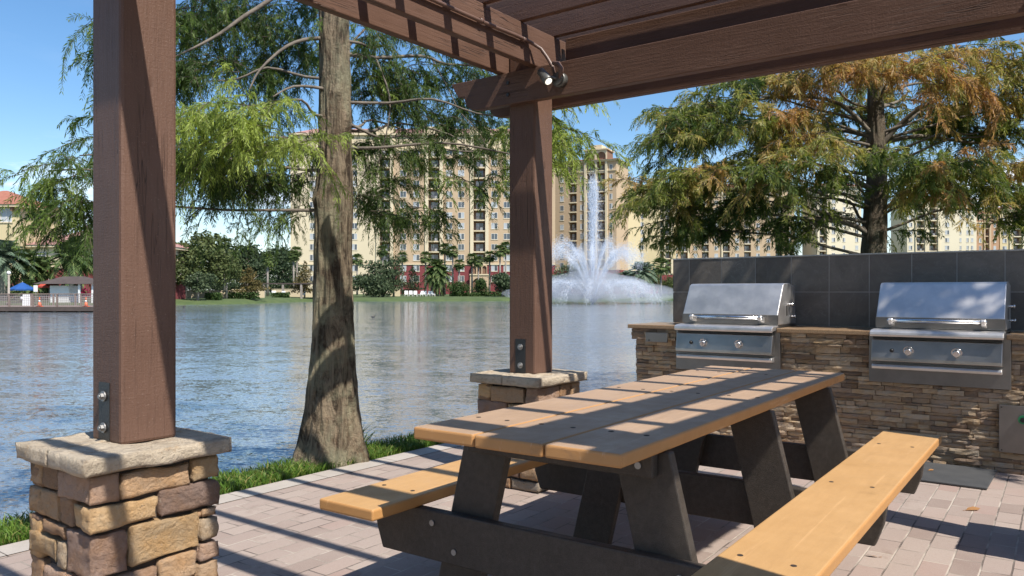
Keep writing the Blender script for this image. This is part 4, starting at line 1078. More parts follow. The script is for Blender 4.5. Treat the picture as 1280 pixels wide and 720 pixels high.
class Bld:
    """a slab block: local x along its front, y into it; columns of windows and recessed balconies"""
    def __init__(s, name, label, o, yaw, group=None):
        s.t = thing(name, label, 'building', o, yaw, group); s.nw = 0; s.nb = 0; s.r = random.Random(len(label)); s.extra = MB()
    def wall(s, mat, x0, x1, z0, z1, y0=0., y1=14., name='wall'):
        m = MB(); m.box(x0, x1, y0, y1, z0, z1); return m.build(name, MT[mat], s.t)
    def facade(s, x0, x1, z0, z1, mat, balcs, depth=1.6, y0=0., back=12., zb=None):
        """front wall from x0 to x1 with full-height recesses at balcs [(xa, xb)]"""
        m = MB(); x = x0
        for xa, xb in sorted(balcs):
            if xa > x: m.box(x, xa, y0, y0+depth, z0, z1)
            x = xb
        if x < x1: m.box(x, x1, y0, y0+depth, z0, z1)
        m.box(x0, x1, y0+depth+.002, y0+back, z0, z1)
        return m.build('wall', MT[mat], s.t)
    def window(s, x, z, w=1.5, h=1.75, y0=0., rz=0):
        s.nw += 1
        me = window_mesh(w, h, s.r.randrange(5))
        if s.nw <= 95:
            o = link('window', me, s.t, (x, y0, z), (0,0,rz) if rz else None)
        else:
            s.extra.add([ (x + (p.co.x*math.cos(rz) - p.co.y*math.sin(rz)), y0 + p.co.x*math.sin(rz) + p.co.y*math.cos(rz), z+p.co.z) for p in me.vertices], [tuple(q.vertices) for q in me.polygons])
            n_ = len(me.polygons); s.extra.m[-n_:] = [q.material_index for q in me.polygons]
    def balcony(s, xa, xb, z, y0=0., mat='trim', depth=1.6, arch=False):
        s.nb += 1
        m = MB(); m.box(xa+.01, xb-.01, y0-.12, y0+depth-.01, z-.32, z+.05, 0)
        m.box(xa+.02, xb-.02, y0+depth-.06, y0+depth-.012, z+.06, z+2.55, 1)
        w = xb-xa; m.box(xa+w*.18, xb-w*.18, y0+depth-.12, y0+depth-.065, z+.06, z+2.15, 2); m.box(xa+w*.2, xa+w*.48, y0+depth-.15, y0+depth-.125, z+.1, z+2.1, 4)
        m.box(xa+.02, xb-.02, y0-.06, y0-.02, z+.98, z+1.05, 3); n_ = max(4, int(w/.16))
        for i in range(n_): 
            x = xa+.04+(w-.1)*i/(n_-1); m.box(x, x+.045, y0-.055, y0-.025, z+.052, z+.978, 3)
        if s.r.random() < .5: m.box(xa+w*.55, xa+w*.8, y0+.5, y0+1., z+.06, z+.85, 4)
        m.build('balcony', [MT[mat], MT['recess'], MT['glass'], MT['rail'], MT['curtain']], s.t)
    def pilaster(s, x0, x1, z0, z1, mat='trim', y0=0., p=.35):
        m = MB(); m.box(x0, x1, y0-p, y0-.002, z0, z1); m.build('pilaster', MT[mat], s.t)
    def band(s, x0, x1, z0, z1, mat='trim', y0=0., p=.2):
        m = MB(); m.box(x0, x1, y0-p, y0-.003, z0, z1); m.build('cornice', MT[mat], s.t)
    def hip(s, x0, x1, y0, y1, z, h, over=.7, mat='roof', name='roof'):
        m = MB(); x0 -= over; x1 += over; y0 -= over; y1 += over; i = min((y1-y0)/2, (x1-x0)/2)*.98
        m.add([(x0,y0,z),(x1,y0,z),(x1,y1,z),(x0,y1,z),(x0+i,y0+i,z+h),(x1-i,y0+i,z+h),(x1-i,y1-i,z+h),(x0+i,y1-i,z+h)],
              [(3,2,1,0),(0,1,5,4),(1,2,6,5),(2,3,7,6),(3,0,4,7),(4,5,6,7)])
        m.box(x0+.1, x1-.1, y0+.1, y1-.1, z-.3, z-.003, 1)
        return m.build(name, [MT[mat], MT['trim']], s.t)
    def done(s):
        if s.extra.v:
            o = s.extra.build('upper_windows', [MT['wframe'], MT['glass'], MT['curtain'], MT['trim']], s.t); o['kind'] = 'stuff'

# --- the long tower across the lake
YB = 219.
def bx(px, x0=363): return (px-x0)/F*YB
G0 = .7; FL = 2.95; ROW0 = 10.8
b = Bld('hotel_tower', 'long tan and cream hotel tower with maroon base across the lake', Vector(((363-640)/F*YB, YB, 0)), 0., 'hotel towers across the lake')
bc = [(bx(474.5),bx(487.5)), (bx(535.5),bx(549.5)), (bx(592),bx(606.5)), (bx(652),bx(667))]
xs_, xm, xe = 0., bx(491), bx(694)
zt = hgt(187, YB); ze = hgt(167, YB); zm = hgt(330.5, YB)
b.facade(0, xm, zm, zt, 'cream', bc[:1]); b.facade(xm+.003, xe, zm, zt, 'tan', bc[1:])
b.wall('cream', 0, bx(373), G0-1, zm-.002, .3, 11, name='base_wall'); b.wall('cream', bx(373)+.002, xm, G0-1, zm-.002, -.05, 11, name='base_wall'); b.wall('maroon', xm+.003, xe, G0-1, zm-.002, -.05, 11, name='base_wall')
b.facade(0, xe, zt+.003, ze, 'trim', bc)
b.band(-.2, xe, zm-.15, zm+.22, y0=-.05); b.band(-.2, xe, zt-.3, zt+.25, p=.4); b.band(-.2, xe, ze-.5, ze+.1, p=.6)
for xa, xb in bc:
    b.pilaster(xa-.95, xa-.02, zm+.3, ze+1.2, 'cream'); b.pilaster(xb+.02, xb+.95, zm+.3, ze+1.2, 'cream')
    m = MB(); m.box(xa-1.1, xb+1.1, -.4, 1.4, ze+.12, ze+1.9); m.build('parapet', MT['trim'], b.t)
b.hip(0, xe, 1.6, 12, ze+.12, 2.6, .9, 'roof_pink')
b.wall('tan', bx(360), bx(366), G0-1, hgt(350,YB), -1.2, -.06, name='corner_post')
wins = [391, 413, 443, 504, 520.5, 561.5, 576.5, 618, 633.5, 644, 679]
for k_ in range(-2, 11):
    z = ROW0 + FL*k_
    for px in wins: b.window(bx(px), z, 1.75 if px > 480 else 1.6, 1.7, -.05 if z < zm else 0.)
    if k_ >= 0:
        for i, (xa, xb) in enumerate(bc):
            if b.nb < 96: b.balcony(xa, xb, z-1.25)
# arched loggia under the third balcony column
def arch_panel(m, x0, x1, z0, z1, n, y, mat):
    """n round-headed openings in a panel (x0..x1, z0..z1)"""
    w = (x1-x0)/n
    for i in range(n):
        a0 = x0+w*i; r_ = w*.40; cx = a0+w/2; zs = z1 - r_ - w*.16
        pr = [(a0,z0),(cx-r_,z0),(cx-r_,zs)] + [(cx - r_*math.cos(PI*q/10), zs + r_*math.sin(PI*q/10)) for q in range(1,10)] + [(cx+r_,zs),(cx+r_,z0),(a0+w,z0),(a0+w,z1),(a0,z1)]
        m.prism(pr, 'y', y, y+.35, mat)
m = MB(); xa, xb = bx(589.5), bx(609); arch_panel(m, xa, xb, hgt(343,YB), hgt(331.5,YB), 3, -1.0, 0); arch_panel(m, xa-.4, xb+.4, G0-.5, hgt(343.6,YB), 1, -1.2, 0)
m.box(xa, xb, -.62, -.06, G0-.5, hgt(331.5,YB), 1); lg = m.build('arched_loggia', [MT['tan'], MT['recess']], b.t)
m = MB(); m.box(xa-.5, xb+.5, -1.4, -1.22, hgt(344.2,YB), hgt(342.6,YB)); m.build('loggia_ledge', MT['trim'], lg)
b.done()

# --- stepped tower right of the post, turning away
def tower(name, label, px0, px1, Y0, yaw, pitch, z_top, base, mats, cols, group, roofh=2.2, z_first=9., depth=13., side=None, crownz=None, zmar=8.):
    w = cols_w = max(c[2] for c in cols) + 1.2
    b = Bld(name, label, Vector(((px0-640)/F*Y0, Y0, 0)), yaw, group)
    bal = [(c[1], c[2]) for c in cols if c[0] == 'b']
    b.facade(0, w, zmar, z_top, mats[0], bal, back=depth); b.wall(mats[1], 0, w, -.5, zmar-.003, -.04, depth, name='base_wall')
    b.band(-.15, w+.15, z_top-.35, z_top+.25, p=.5); b.band(-.15, w+.15, z_top-pitch-.3, z_top-pitch, p=.25); b.band(-.1, w+.1, zmar-.1, zmar+.25, p=.15)
    for c in cols:
        if c[0] == 'p': b.pilaster(c[1], c[2], zmar+.3, z_top-.4, mats[2], p=.45)
    z = z_first
    while z < z_top - 1.2:
        for c in cols:
            if c[0] == 'w': b.window((c[1]+c[2])/2, z, c[2]-c[1], 1.7)
            if c[0] == 'b' and z > zmar and b.nb < 98: b.balcony(c[1], c[2], z-1.2, mat=mats[2])
        if side:
            for y_ in side: b.window(w+.001, z, 1.2, 1.6, y_, PI/2)
        z += pitch
    if roofh: b.hip(0, w, 0, depth, z_top+.26, roofh, .9)
    b.done(); return b, w
YR = 245.; 
def rw(p, Y=YR): return p/F*Y
bR, w = tower('hotel_tower', 'tall stepped hotel tower with arched top balconies directly beside the fountain jet', 692, 0, YR, -.42, 2.95, hgt(205,YR), None, ('tan','maroon','cream'),
      [('w',2.2,3.4),('b',5.2,7.6),('w',8.8,9.8),('p',10.2,10.9),('b',11,13.6),('p',13.65,14.2),('b',14.25,16.8),('p',16.85,17.5),('w',18.1,19.1)], 'hotel towers across the lake', 1.6, 9.5)
m = MB(); zt = hgt(205,YR)+.3; arch_panel(m, 10.4, 17.4, zt-.02, zt+2.9, 2, -.5, 0); m.box(10.4,17.4,-.1,6,zt,zt+2.9,1); m.box(10.0,17.8,-.9,6.4,zt+2.91,zt+3.3,2); m.box(12,15.6,.2,5,zt+3.31,zt+4.6,2); m.build('roof_pavilion', [MT['trim'], MT['recess'], MT['trim']], bR.t)
bS, w = tower('hotel_tower', 'narrow yellow hotel tower with red hipped roof just past the fountain jet', 745, 0, 258., -.50, 2.95, hgt(229,258), None, ('yellow','maroon','pale'),
      [('w',.8,1.8),('p',2.2,2.7),('b',2.75,4.6),('p',4.65,5.2),('b',5.3,7.6),('p',7.65,8.2),('w',8.7,9.6)], 'hotel towers across the lake', 2.6, 9.2)
YC = 300.
bC, w = tower('hotel_tower', 'broad cream hotel tower with few windows beside the autumn cypress', 772, 0, YC, .02, 2.95, hgt(244,YC), None, ('yellow','maroon','cream'),
      [('w',1.,2.4),('p',3.2,3.8),('w',8.6,10.),('b',16.4,17.6),('p',17.7,18.3),('b',18.4,20.4),('p',20.5,21.2)], 'hotel towers across the lake', 0, 9.4)
m = MB(); z_ = hgt(244,YC)+.3; m.box(1,20,1,11,z_,z_+3.4,0); m.box(.6,20.4,.6,11.4,z_+3.41,z_+3.9,1); m.box(2,6,2,8,z_+3.91,z_+5.4,1); m.box(13,19,2,8,z_+3.91,z_+6.0,1); m.box(12.6,19.4,1.6,8.4,z_+6.01,z_+6.5,1)
m.build('parapet', [MT['cream'], MT['trim']], bC.t)
bD, w = tower('hotel_tower', 'tan hotel block mostly screened by the autumn cypress foliage', 838, 0, 306., -.05, 2.95, hgt(236,306), None, ('tan','maroon','cream'),
      [('w',1.5,2.9),('b',4.,6.6),('p',6.65,7.3),('w',9,10.4),('b',12.2,14.8),('w',17,18.4),('p',19.6,20.2),('b',20.3,22.9),('w',25,26.4),('b',28.4,31.),('w',33,34.4),('w',37,38.4),('b',40.4,43),('w',45,46.4)], 'hotel towers across the lake', 2.4, 9.4)
bE, w = tower('hotel_tower', 'cream hotel block immediately behind the lower trunk of the autumn cypress', 1022, 0, 300., .08, 2.95, hgt(233,300), None, ('pale','maroon','cream'),
      [('b',.8,3.4),('p',3.5,4.2),('w',5.6,7.),('w',10.,11.),('w',15,16.2)], 'hotel towers across the lake', 2.2, 9.4)
bF, w = tower('hotel_tower', 'pale hotel block with stacked balconies where the tile wall meets sky', 1134, 0, 302., .0, 2.95, hgt(250,302), None, ('pale','maroon','cream'),
      [('w',.6,2.0),('p',3.,3.5),('b',3.6,6.6),('p',6.7,8.3),('b',8.4,11.6),('p',11.7,12.4),('w',14.6,16.2),('w',20.2,20.9),('w',22.8,23.7),('w',24.6,25.5)], 'hotel towers across the lake', 2., 9.4)
bG, w = tower('hotel_tower', 'terracotta hotel block with dark narrow windows next to the pale one', 1220, 0, 304., .05, 2.95, hgt(268,304), None, ('terracotta','maroon','tan'),
      [('w',1.2,2.2),('p',3.,3.5),('b',3.6,5.),('p',5.1,5.8),('w',7,8.)], 'hotel towers across the lake', 1.8, 9.4)
bH, w = tower('hotel_tower', 'yellow hotel block at the picture edge past the terracotta one', 1250, 0, 306., .0, 2.95, hgt(262,306), None, ('yellow','maroon','pale'),
      [('w',1.,2.6),('p',3.6,4.2),('b',5.2,8.4),('p',8.6,9.2),('b',9.8,13.),('w',15,16.5),('w',19,20.5)], 'hotel towers across the lake', 2., 9.4)

# --- lakeside lodge behind the boardwalk
YL = 96.
b = Bld('lodge', 'low orange and yellow lodge with tiled roofs behind the boardwalk palms', Vector(((-70-640)/F*YL, YL, 0)), 0.)
def lx(px): return (px+70)/F*YL
b.wall('yellow', 0, lx(25), hgt(348,YL), hgt(256.5,YL), 0, 9); b.wall('maroon', 0, lx(25), -.5, hgt(348,YL)-.003, -.03, 9, name='base_wall')
b.hip(0, lx(25), 0, 9, hgt(256,YL), 2.3, .8)
b.wall('cream', lx(25)+.01, lx(190), hgt(334,YL), hgt(306,YL), 1.2, 10); b.wall('maroon', lx(25)+.01, lx(190), -.5, hgt(334,YL)-.003, 1.15, 10, name='base_wall')
b.band(lx(25)+.02, lx(190), hgt(335,YL), hgt(332,YL), y0=1.15, p=.12)
b.hip(lx(25)+.8, lx(190), 1.2, 10, hgt(305.5,YL), 2.2, .7, 'roof_pink')
for px in (8,-20,-45): b.window(lx(px), hgt(269,YL), 1.4, 1.7)
for px in (8,-20,-45): b.window(lx(px), hgt(310,YL), 1.4, 1.7)
for px in (45,75,106,140,170): b.window(lx(px), hgt(322,YL), 1.15, 1.5, 1.2)
for px in (17, -5): 
    m = MB(); m.box(lx(px)-.12, lx(px)+.12, -.5, -.003, hgt(264,YL), hgt(257.5,YL)); m.build('eave_bracket', MT['recess'], b.t)
b.done()

# ------------------------------------------------------------------ boardwalk and what stands on it
MT['deck'] = simple('boardwalk_boards', (.17,.125,.105), (.25,.19,.16), scale=1.5, rough=.85, bump=.4)
MT['deck_dark'] = simple('dark_timber_boards', (.055,.04,.035), (.085,.065,.055), scale=2, rough=.8)  # darker timber tone for joists and small far roofs
MT['wire'] = simple('rail_mesh', (.26,.22,.21), (.34,.29,.28), rough=.6)
YW = 62.; zd = hgt(383.5, YW)
bw = thing('boardwalk', 'timber boardwalk on posts over the water with wire railing', 'boardwalk', Vector(((-40-640)/F*YW, YW, 0)), .0)
def wx(px): return (px+40)/F*YW
XR = wx(132)
m = MB(); m.box(-20, XR, 0, 6.2, zd-.09, zd); m.build('deck', MT['deck'], bw)
m = MB(); m.box(-20, XR-.02, -.03, -.003, zd-.34, zd-.01); m.box(-20, XR-.05, .2, .35, zd-.36, zd-.1); m.box(-20, XR-.05, 5.2, 5.35, zd-.36, zd-.1); m.build('joist', MT['deck_dark'], bw)
for i in range(14):
    x = XR - .4 - i*1.9
    m = MB(); m.tube([(x,.35,-1.4),(x,.35,zd-.1)], .13, 8); m.build('pile', MT['far_trunk'], bw)
def railing(y, nm):
    m = MB(); m.box(-20, XR, y-.07, y+.07, zd+.98, zd+1.04); m.build('top_rail', MT['deck'], bw)
    for i in range(12):
        x = XR - .1 - i*1.43*1.9/1.43
        m = MB(); m.box(x-.06, x+.06, y-.06, y+.06, zd, zd+.978); m.build('rail_post', MT['deck'], bw)
    m = MB()
    for i in range(5): m.box(-20, XR, y-.012, y+.012, zd+.12+.17*i, zd+.142+.17*i)
    for i in range(180): x = XR - .1 - i*.16; m.box(x-.01, x+.01, y-.008, y+.008, zd+.05, zd+.97)
    m.build('wire_mesh', MT['wire'], bw)
railing(.1, 0); railing(6.1, 1)
MT['cone'] = simple('orange_cone', (.75,.12,.02), (.8,.15,.03), rough=.4); MT['white'] = simple('white_paint', (.75,.75,.74), (.8,.8,.79), rough=.6)
def dk(px, Yo): return Vector(((px-640)/F*(YW+Yo), YW+Yo, zd))
for px, lab in ((49.5,'orange traffic cone on the boardwalk near the blue parasol'), (107.5,'orange traffic cone on the boardwalk near the timber post')):
    t = thing('traffic_cone', lab, 'traffic cone', dk(px, .9), 0, 'traffic cones on the boardwalk')
    m = MB(); m.box(-.2,.2,-.2,.2,0,.04); m.tube([(0,0,.04),(0,0,.36)], [.16,.09], 14); m.tube([(0,0,.52),(0,0,.74)], [.065,.025], 14); m.build('cone_body', MT['cone'], t)
    m = MB(); m.tube([(0,0,.361),(0,0,.519)], [.09,.065], 14); m.build('white_collar', MT['white'], t)
def parasol(px, Yo, mat, label, w=1.5, h=2.2, base=None):
    t = thing('parasol', label, 'parasol', base or dk(px, Yo)); n = 8
    m = MB(); ring = [(math.cos(2*PI*i/n)*w, math.sin(2*PI*i/n)*w, h) for i in range(n)]; m.add(ring + [(0,0,h+.62)], [(i,(i+1)%n,n) for i in range(n)])
    m.add([(x,y,h-.14) for x,y,_ in ring]+ring, [(i,(i+1)%n,n+(i+1)%n,n+i) for i in range(n)]); m.build('canopy', MT[mat], t)
    m = MB(); m.tube([(0,0,0),(0,0,h+.7)], .03, 8); m.build('pole', MT['far_trunk'], t); return t
MT['blue'] = simple('blue_canvas', (.010,.065,.24), (.012,.08,.28), rough=.7); MT['redc'] = simple('red_canvas', (.40,.055,.03), (.45,.07,.035), rough=.7)
parasol(28, 9, 'blue', 'blue parasol behind the boardwalk railing', 1.1, 1.45); parasol(61, 11, 'redc', 'orange red parasol beside the small white kiosk', 1.0, 1.7)
t = thing('kiosk', 'small white kiosk with dark sloping roof by the boardwalk', 'kiosk', dk(74, 9))
m = MB(); m.box(-.85,.85,0,2,0,1.75); m.build('wall', MT['white'], t)
m = MB(); m.add([(-2.0,-.7,1.9),(3.6,-.7,1.9),(3.6,2.7,1.9),(-2.0,2.7,1.9),(-.2,1,2.6),(1.8,1,2.6)], [(3,2,1,0),(0,1,5,4),(1,2,5),(2,3,4,5),(3,0,4)]); m.build('roof', MT['deck_dark'], t)
for x_ in (3.2,2.0): 
    m = MB(); m.box(x_-.07,x_+.07,-.4,-.26,0,1.895); m.build('post', MT['white'], t)
t = thing('notice_board', 'small white notice board on a post behind the railing', 'sign', dk(44.5, 6.6)); m = MB(); m.box(-.17,.17,-.02,.02,1.2,1.75); m.build('panel', MT['white'], t); m = MB(); m.box(-.03,.03,.022,.07,0,1.7); m.build('post', MT['far_trunk'], t)
t = thing('bin_shelter', 'white box shaped stand on the boardwalk under the blue parasol', 'stand', dk(32.5, 4.5)); m = MB(); m.prism([(-.2,0),(.26,0),(.2,1.0),(-.14,1.0)], 'y', -.2, .2); m.build('body', MT['white'], t); m = MB(); m.tube([(-.32,-.1,.62),(-.1,-.1,.62)], [.16,.16], 10); m.build('lid', MT['white'], t)
t = thing('lamp_post', 'pale lamp post with round globe beside the date palm', 'street lamp', dk(11, 6.4)); m = MB(); m.tube([(0,0,0),(0,0,.3),(0,0,.32),(0,0,2.7)], [.16,.16,.10,.08], 10); m.build('post', MT['far_trunk'], t); m = MB(); m.tube([(0,0,2.7),(0,0,2.78),(0,0,2.9),(0,0,3.0)], [.08,.16,.16,.06], 12); m.build('globe', MT['white'], t)
far_tree('flower_shrub', 'magenta flowering shrub on the bank by the boardwalk end', 'shrub', 102, 76, 1.5, 1.9, MT['red_leaf'], 3, 'bush', 300, 0, size=.13)

# unseen oaks added behind the lens to cut sky fill, mirrored in the steel hoods
for i, (x_, y_, h_, w_) in enumerate(((-13,-9,8,8),(-6.5,-12,9,9),(1,-13.5,9.5,9),(8.5,-12.5,9,9),(15,-8,8,8))):
    o = far_tree('oak_tree', ('added unseen oak at the far end of the row behind the lens','added unseen oak second in the row behind the lens','tallest added unseen oak amid the row behind the lens','added unseen oak fourth in the row behind the lens','added unseen oak behind the lens toward the grill side')[i], 'tree', 640, 100, h_, w_, MT['oak'], 300+i, 'round', 3200, .5, 'unseen oaks added behind the lens', size=.2); o.location = (x_, y_, -.02)
# palms round the lodge
for px, Y, top, L, k_, lab in ((4,78,4.4,3.3,2,'silvery date palm leaning into the picture edge beside the lodge'), (31,80,3.9,3.0,1,'feathery palm in front of the lodge corner'), (52,82,3.3,2.7,1,'shorter feathery palm between the lodge and kiosk'), (88,80,4.6,3.0,1,'tall feathery palm behind the kiosk roof'), (35,74,1.4,1.5,1,'low young palm behind the blue parasol'), (100,84,4.9,2.6,0,'fan palm in front of the lodge window'), (140,84,4.2,2.6,1,'feathery palm screened by the nearer timber post')):
    p = Vector(((px-640)/F*Y, Y, .3)); palm('palm_tree', lab, px, Y, top, L, k_, 'palms round the lodge', p)
for px, h_, w_, lab in ((18,2.0,3.2,'round green bush under the date palm'),(68,2.2,3.,'leafy green bush left of the kiosk'),(92,3.0,2.6,'leafy green tree next to the kiosk')):
    far_tree('shrub', lab, 'shrub', px, 84, h_, w_, MT['palm_leaf'], int(px), 'bush', 700, 0)

# trees on the left of the far shore
OG = 'trees on the far shore'
for i, (px, Y, top, w, mat, lab) in enumerate([
    (232,106,296,8.5,'oak','tall olive green oak nearest the timber post across the lake'), (262,110,288,9,'oak','tallest olive oak of the far shore group'), (283,108,315,6,'oak','olive oak leaning over the low cream wall'),
    (214,102,318,6,'oak','half hidden olive oak by the muddy bank'), (247,102,335,5,'shade_leaf','small grey green tree in front of the oaks')]):
    far_tree('oak_tree', lab, 'tree', px, Y, hgt(top, Y)-gz(px,Y), w, MT[mat], 50+i, 'round', 2600, .34, OG)
far_tree('russet_cypress', 'small russet cypress standing alone on the lawn', 'tree', 310.5, 110, hgt(331,110)-.3, 5.2, MT['russet'], 71, 'cone', 2200, .24, OG, bare=.2)
far_tree('russet_cypress', 'small dark cypress beside the far garden pergola', 'tree', 381, 132, hgt(325,132)-.3, 5.0, MT['russet'], 72, 'cone', 2200, .24, OG, bare=.14)
for i, (px, Y, top, w, lab) in enumerate([(292,165,300,13,'dark tree of the wood behind the palms with a rounded top'), (312,172,298,14,'dark tree of the wood rising highest'), (335,168,306,13,'dark tree of the wood nearest the hotel'), (352,175,304,12,'dark tree of the wood touching the hotel edge'), (275,160,312,11,'dark tree of the wood behind the oaks'), (322,150,325,9,'lower dark tree of the wood above the hedge'), (360,160,322,9,'lower dark tree of the wood beside the hotel corner'),(240,170,300,14,'dark tree of the wood partly behind the oaks'),(205,150,305,13,'dark tree of the wood behind the timber post')]):
    far_tree('wood_tree', lab, 'tree', px, Y, hgt(top,Y)-gz(px,Y), w, MT['wood_leaf'], 90+i, 'round', 2400, .4, OG, bare=.05)
for i, (px, Y, h_, lab) in enumerate(((226,150,4.2,'dark undergrowth below the tall oak by the timber post'),(250,146,3.8,'dark undergrowth between the oak trunks'),(272,150,4.,'dark undergrowth at the end of the oak group'),(296,142,3.6,'dark undergrowth over the low cream wall'),(322,146,4.2,'dark undergrowth below the slender palm'),(346,150,4.2,'dark undergrowth behind the garden pergola'),(368,158,4.4,'dark undergrowth at the foot of the hotel corner'))):
    far_tree('shrub', lab, 'shrub', px, Y, h_, 6.2, MT['wood_leaf'], 210+i, 'bush', 1300, 0, 'undergrowth of the far wood')
PG = 'palms on the far shore'
for px, Y, top, L, k_, lab in ((281,140,303,1.9,0,'slender fan palm against the dark wood'), (334.5,140,322,1.9,0,'slender fan palm above the russet cypress'), (367,150,318,1.9,0,'fan palm at the hotel corner, left of a pair'), (371,152,313,1.8,0,'fan palm at the hotel corner, right of a pair'), (446.5,170,323,2.2,0,'fan palm beside the big trunk against the cream wall'),
      (478,170,312,2.2,0,'fan palm rising out of the grey green tree'), (503,172,320,2.1,0,'fan palm between grey green tree and dark conifer'), (532,172,320,2.2,0,'fan palm left of the feathery clump'), (556,174,310,2.3,0,'taller fan palm above the feathery clump, left of a pair'), (566,172,313,2.2,0,'taller fan palm above the feathery clump, right of a pair'),
      (574,170,329,2.1,0,'low fan palm over the lawn right of the feathery clump'), (590,172,322,2.2,0,'fan palm left of the arched loggia'), (598,170,325,2.0,0,'fan palm in front of the arched loggia'), (612,172,319,2.2,0,'fan palm right of the arched loggia'), (625,170,312,2.3,0,'fan palm beside the post, left of a pair'), (632,172,308,2.3,0,'fan palm beside the post, right of a pair')):
    palm('palm_tree', lab, px, Y, hgt(top,Y)-gz(px,Y)-.3, L*.76, k_, PG)
for i, (px, top, L) in enumerate(((546,333,3.2),(540,342,2.8),(552,341,2.9),(547,350,2.4))):
    palm('feathery_palm', ('tallest stem of the feathery palm clump','left stem of the feathery palm clump','right stem of the feathery palm clump','lowest stem of the feathery palm clump')[i], px, 152, hgt(top,152)-.5, L, 1, 'feathery palm clump on the lawn')
for i, (px, Y, top, w, mat, kind, lab) in enumerate([(478,142,322,8,'shade_leaf','round','broad grey green tree in front of the hotel'), (492,144,316,6.5,'shade_leaf','round','taller grey green tree with pointed top in front of the hotel'), (455,142,340,8,'shade_leaf','bush','wide grey green bush behind the big trunk'), (430,144,345,6,'shade_leaf','bush','grey green bush mostly behind the big trunk'), (470,140,345,7,'shade_leaf','bush','rounded grey green bush at the lake edge'),
      (516,160,330,5,'wood_leaf','cone','dark narrow conifer against the maroon wall'), (572,150,350,5,'hedge','bush','rounded shrub beside the feathery palms'), (598,152,346,4,'hedge','bush','clipped round tree in front of the arches'), (628,146,338,7,'shade_leaf','round','grey green tree beside the post'), (640,146,342,6,'shade_leaf','bush','grey green bush hidden by the post'),
      (712,158,322,9,'shade_leaf','round','grey green tree through the fountain spray'), (698,160,335,7,'shade_leaf','bush','grey green bush through the fountain spray'), (735,165,345,7,'oak','bush','olive bush behind the fountain jet'),(770,170,335,6,'shade_leaf','bush','grey green bush right of the jet'), (818,165,338,5,'oak','round','olive tree left of the grill wall'), (832,168,344,5,'hedge','bush','green bush at the end of the grill wall'),(838,160,350,5,'oak','bush','olive bush low by the grill wall')]):
    far_tree('lawn_tree' if kind != 'bush' else 'shrub', lab, 'tree' if kind != 'bush' else 'shrub', px, Y, hgt(top,Y)-gz(px,Y), w*1.1, MT[mat], 130+i, kind, 2200, .35 if kind != 'bush' else 0, 'trees and shrubs before the hotel', bare=.06)
palm('fan_palm', 'broad silvery palm on the shore right of the fountain', 803, 150, hgt(338,150)-.6, 4.0, 2, 'palms right of the fountain')
palm('fan_palm', 'smaller palm on the shore near the grill wall end', 826, 156, hgt(332,156)-.6, 2.4, 0, 'palms right of the fountain')
palm('fan_palm', 'silvery palm behind the fountain spray', 786, 158, hgt(346,158)-.6, 3.0, 2, 'palms right of the fountain')

# garden pergola, hedges, low walls, chairs
Yg = 128.
t = thing('garden_pergola', 'long dark garden pergola on the far lawn', 'pergola', spot(352, Yg))
m = MB(); m.box(-3.2,9.,-.1,2.4,2.15,2.35); m.build('roof', MT['deck_dark'], t)
for x_ in (-2.9,.2,3.2,6.2,8.8):
    m = MB(); m.box(x_-.16,x_+.16,-.05,.27,-.3,2.148); m.build('post', MT['far_trunk'], t)
def lowwall(px0, px1, Y, h, mat, label):
    p = spot(px0, Y); m = MB(); m.box(0, (px1-px0)/F*Y, 0, .3, -.4, h); m.box(-.05, (px1-px0)/F*Y+.05, -.05, .35, h+.002, h+.1)
    return tag(m.build('low_wall', MT[mat], None, p), label, 'wall')
lowwall(216, 288, 112, 1.0, 'trim', 'low cream garden wall below the oaks'); lowwall(290, 330, 120, 1.15, 'trim', 'low cream wall behind the hedge and small cypress'); lowwall(340, 400, 136, 1.2, 'trim', 'low cream wall under the garden pergola'); lowwall(488, 500, 150, 1.9, 'trim', 'cream kiosk wall beside the grey green tree')
def hedge(px0, px1, Y, h, label):
    w = (px1-px0)/F*Y; t = thing('hedge', label, 'hedge', spot((px0+px1)/2, Y)); rng = np.random.default_rng(int(px0))
    n = int(500 + w*120); c = np.stack([rng.uniform(-w/2,w/2,n), rng.uniform(-.7,.7,n), rng.uniform(0,h,n)], 1); nn = nrm(rng.normal(size=(n,3))+np.array([0,-.5,.5])); u = nrm(np.cross(nn, rng.normal(size=(n,3)))); v_ = np.cross(nn,u); s_ = .16
    Vv = np.stack([c-u*s_,c-v_*s_*.6,c+u*s_,c+v_*s_*.6],1).reshape(-1,3); link('foliage', np_mesh('foliage', Vv, np.arange(len(Vv)).reshape(-1,4), MT['hedge']), t)
    m = MB(); m.tube([(-w*.3,0,-.2),(-w*.3,0,h*.6)], .05, 6); m.tube([(w*.3,0,-.2),(w*.3,0,h*.6)], .05, 6); m.build('stem', MT['far_trunk'], t)
for q in ((285,323,109,.9,'clipped hedge beside the russet cypress'),(340,362,126,.8,'clipped hedge under the garden pergola'),(258,276,104,.9,'dark hedge under the oaks'),(562,600,150,.7,'clipped hedge below the maroon wall'),(596,634,152,.9,'clipped hedge in front of the arches'),(660,700,150,.9,'clipped hedge behind the fountain spray')): hedge(*q)
ch0 = thing('lounge_chair', 'white lounge chair on the far lawn', 'chair', spot(343,126), .4, 'white chairs on the far lawn')
m = MB(); m.box(-.32,.32,-.3,.55,.34,.42); m.build('seat', MT['white'], ch0)
m = MB(); m.prism([(.50,.43),(.58,.43),(.86,1.05),(.78,1.05)], 'x', -.32, .32); m.build('backrest', MT['white'], ch0)
for x_ in (-.28,.28):
    for y_ in (-.25,.5): 
        m = MB(); m.box(x_-.03,x_+.03,y_-.03,y_+.03,-.05,.338); m.build('leg', MT['white'], ch0)
rr5 = random.Random(2)
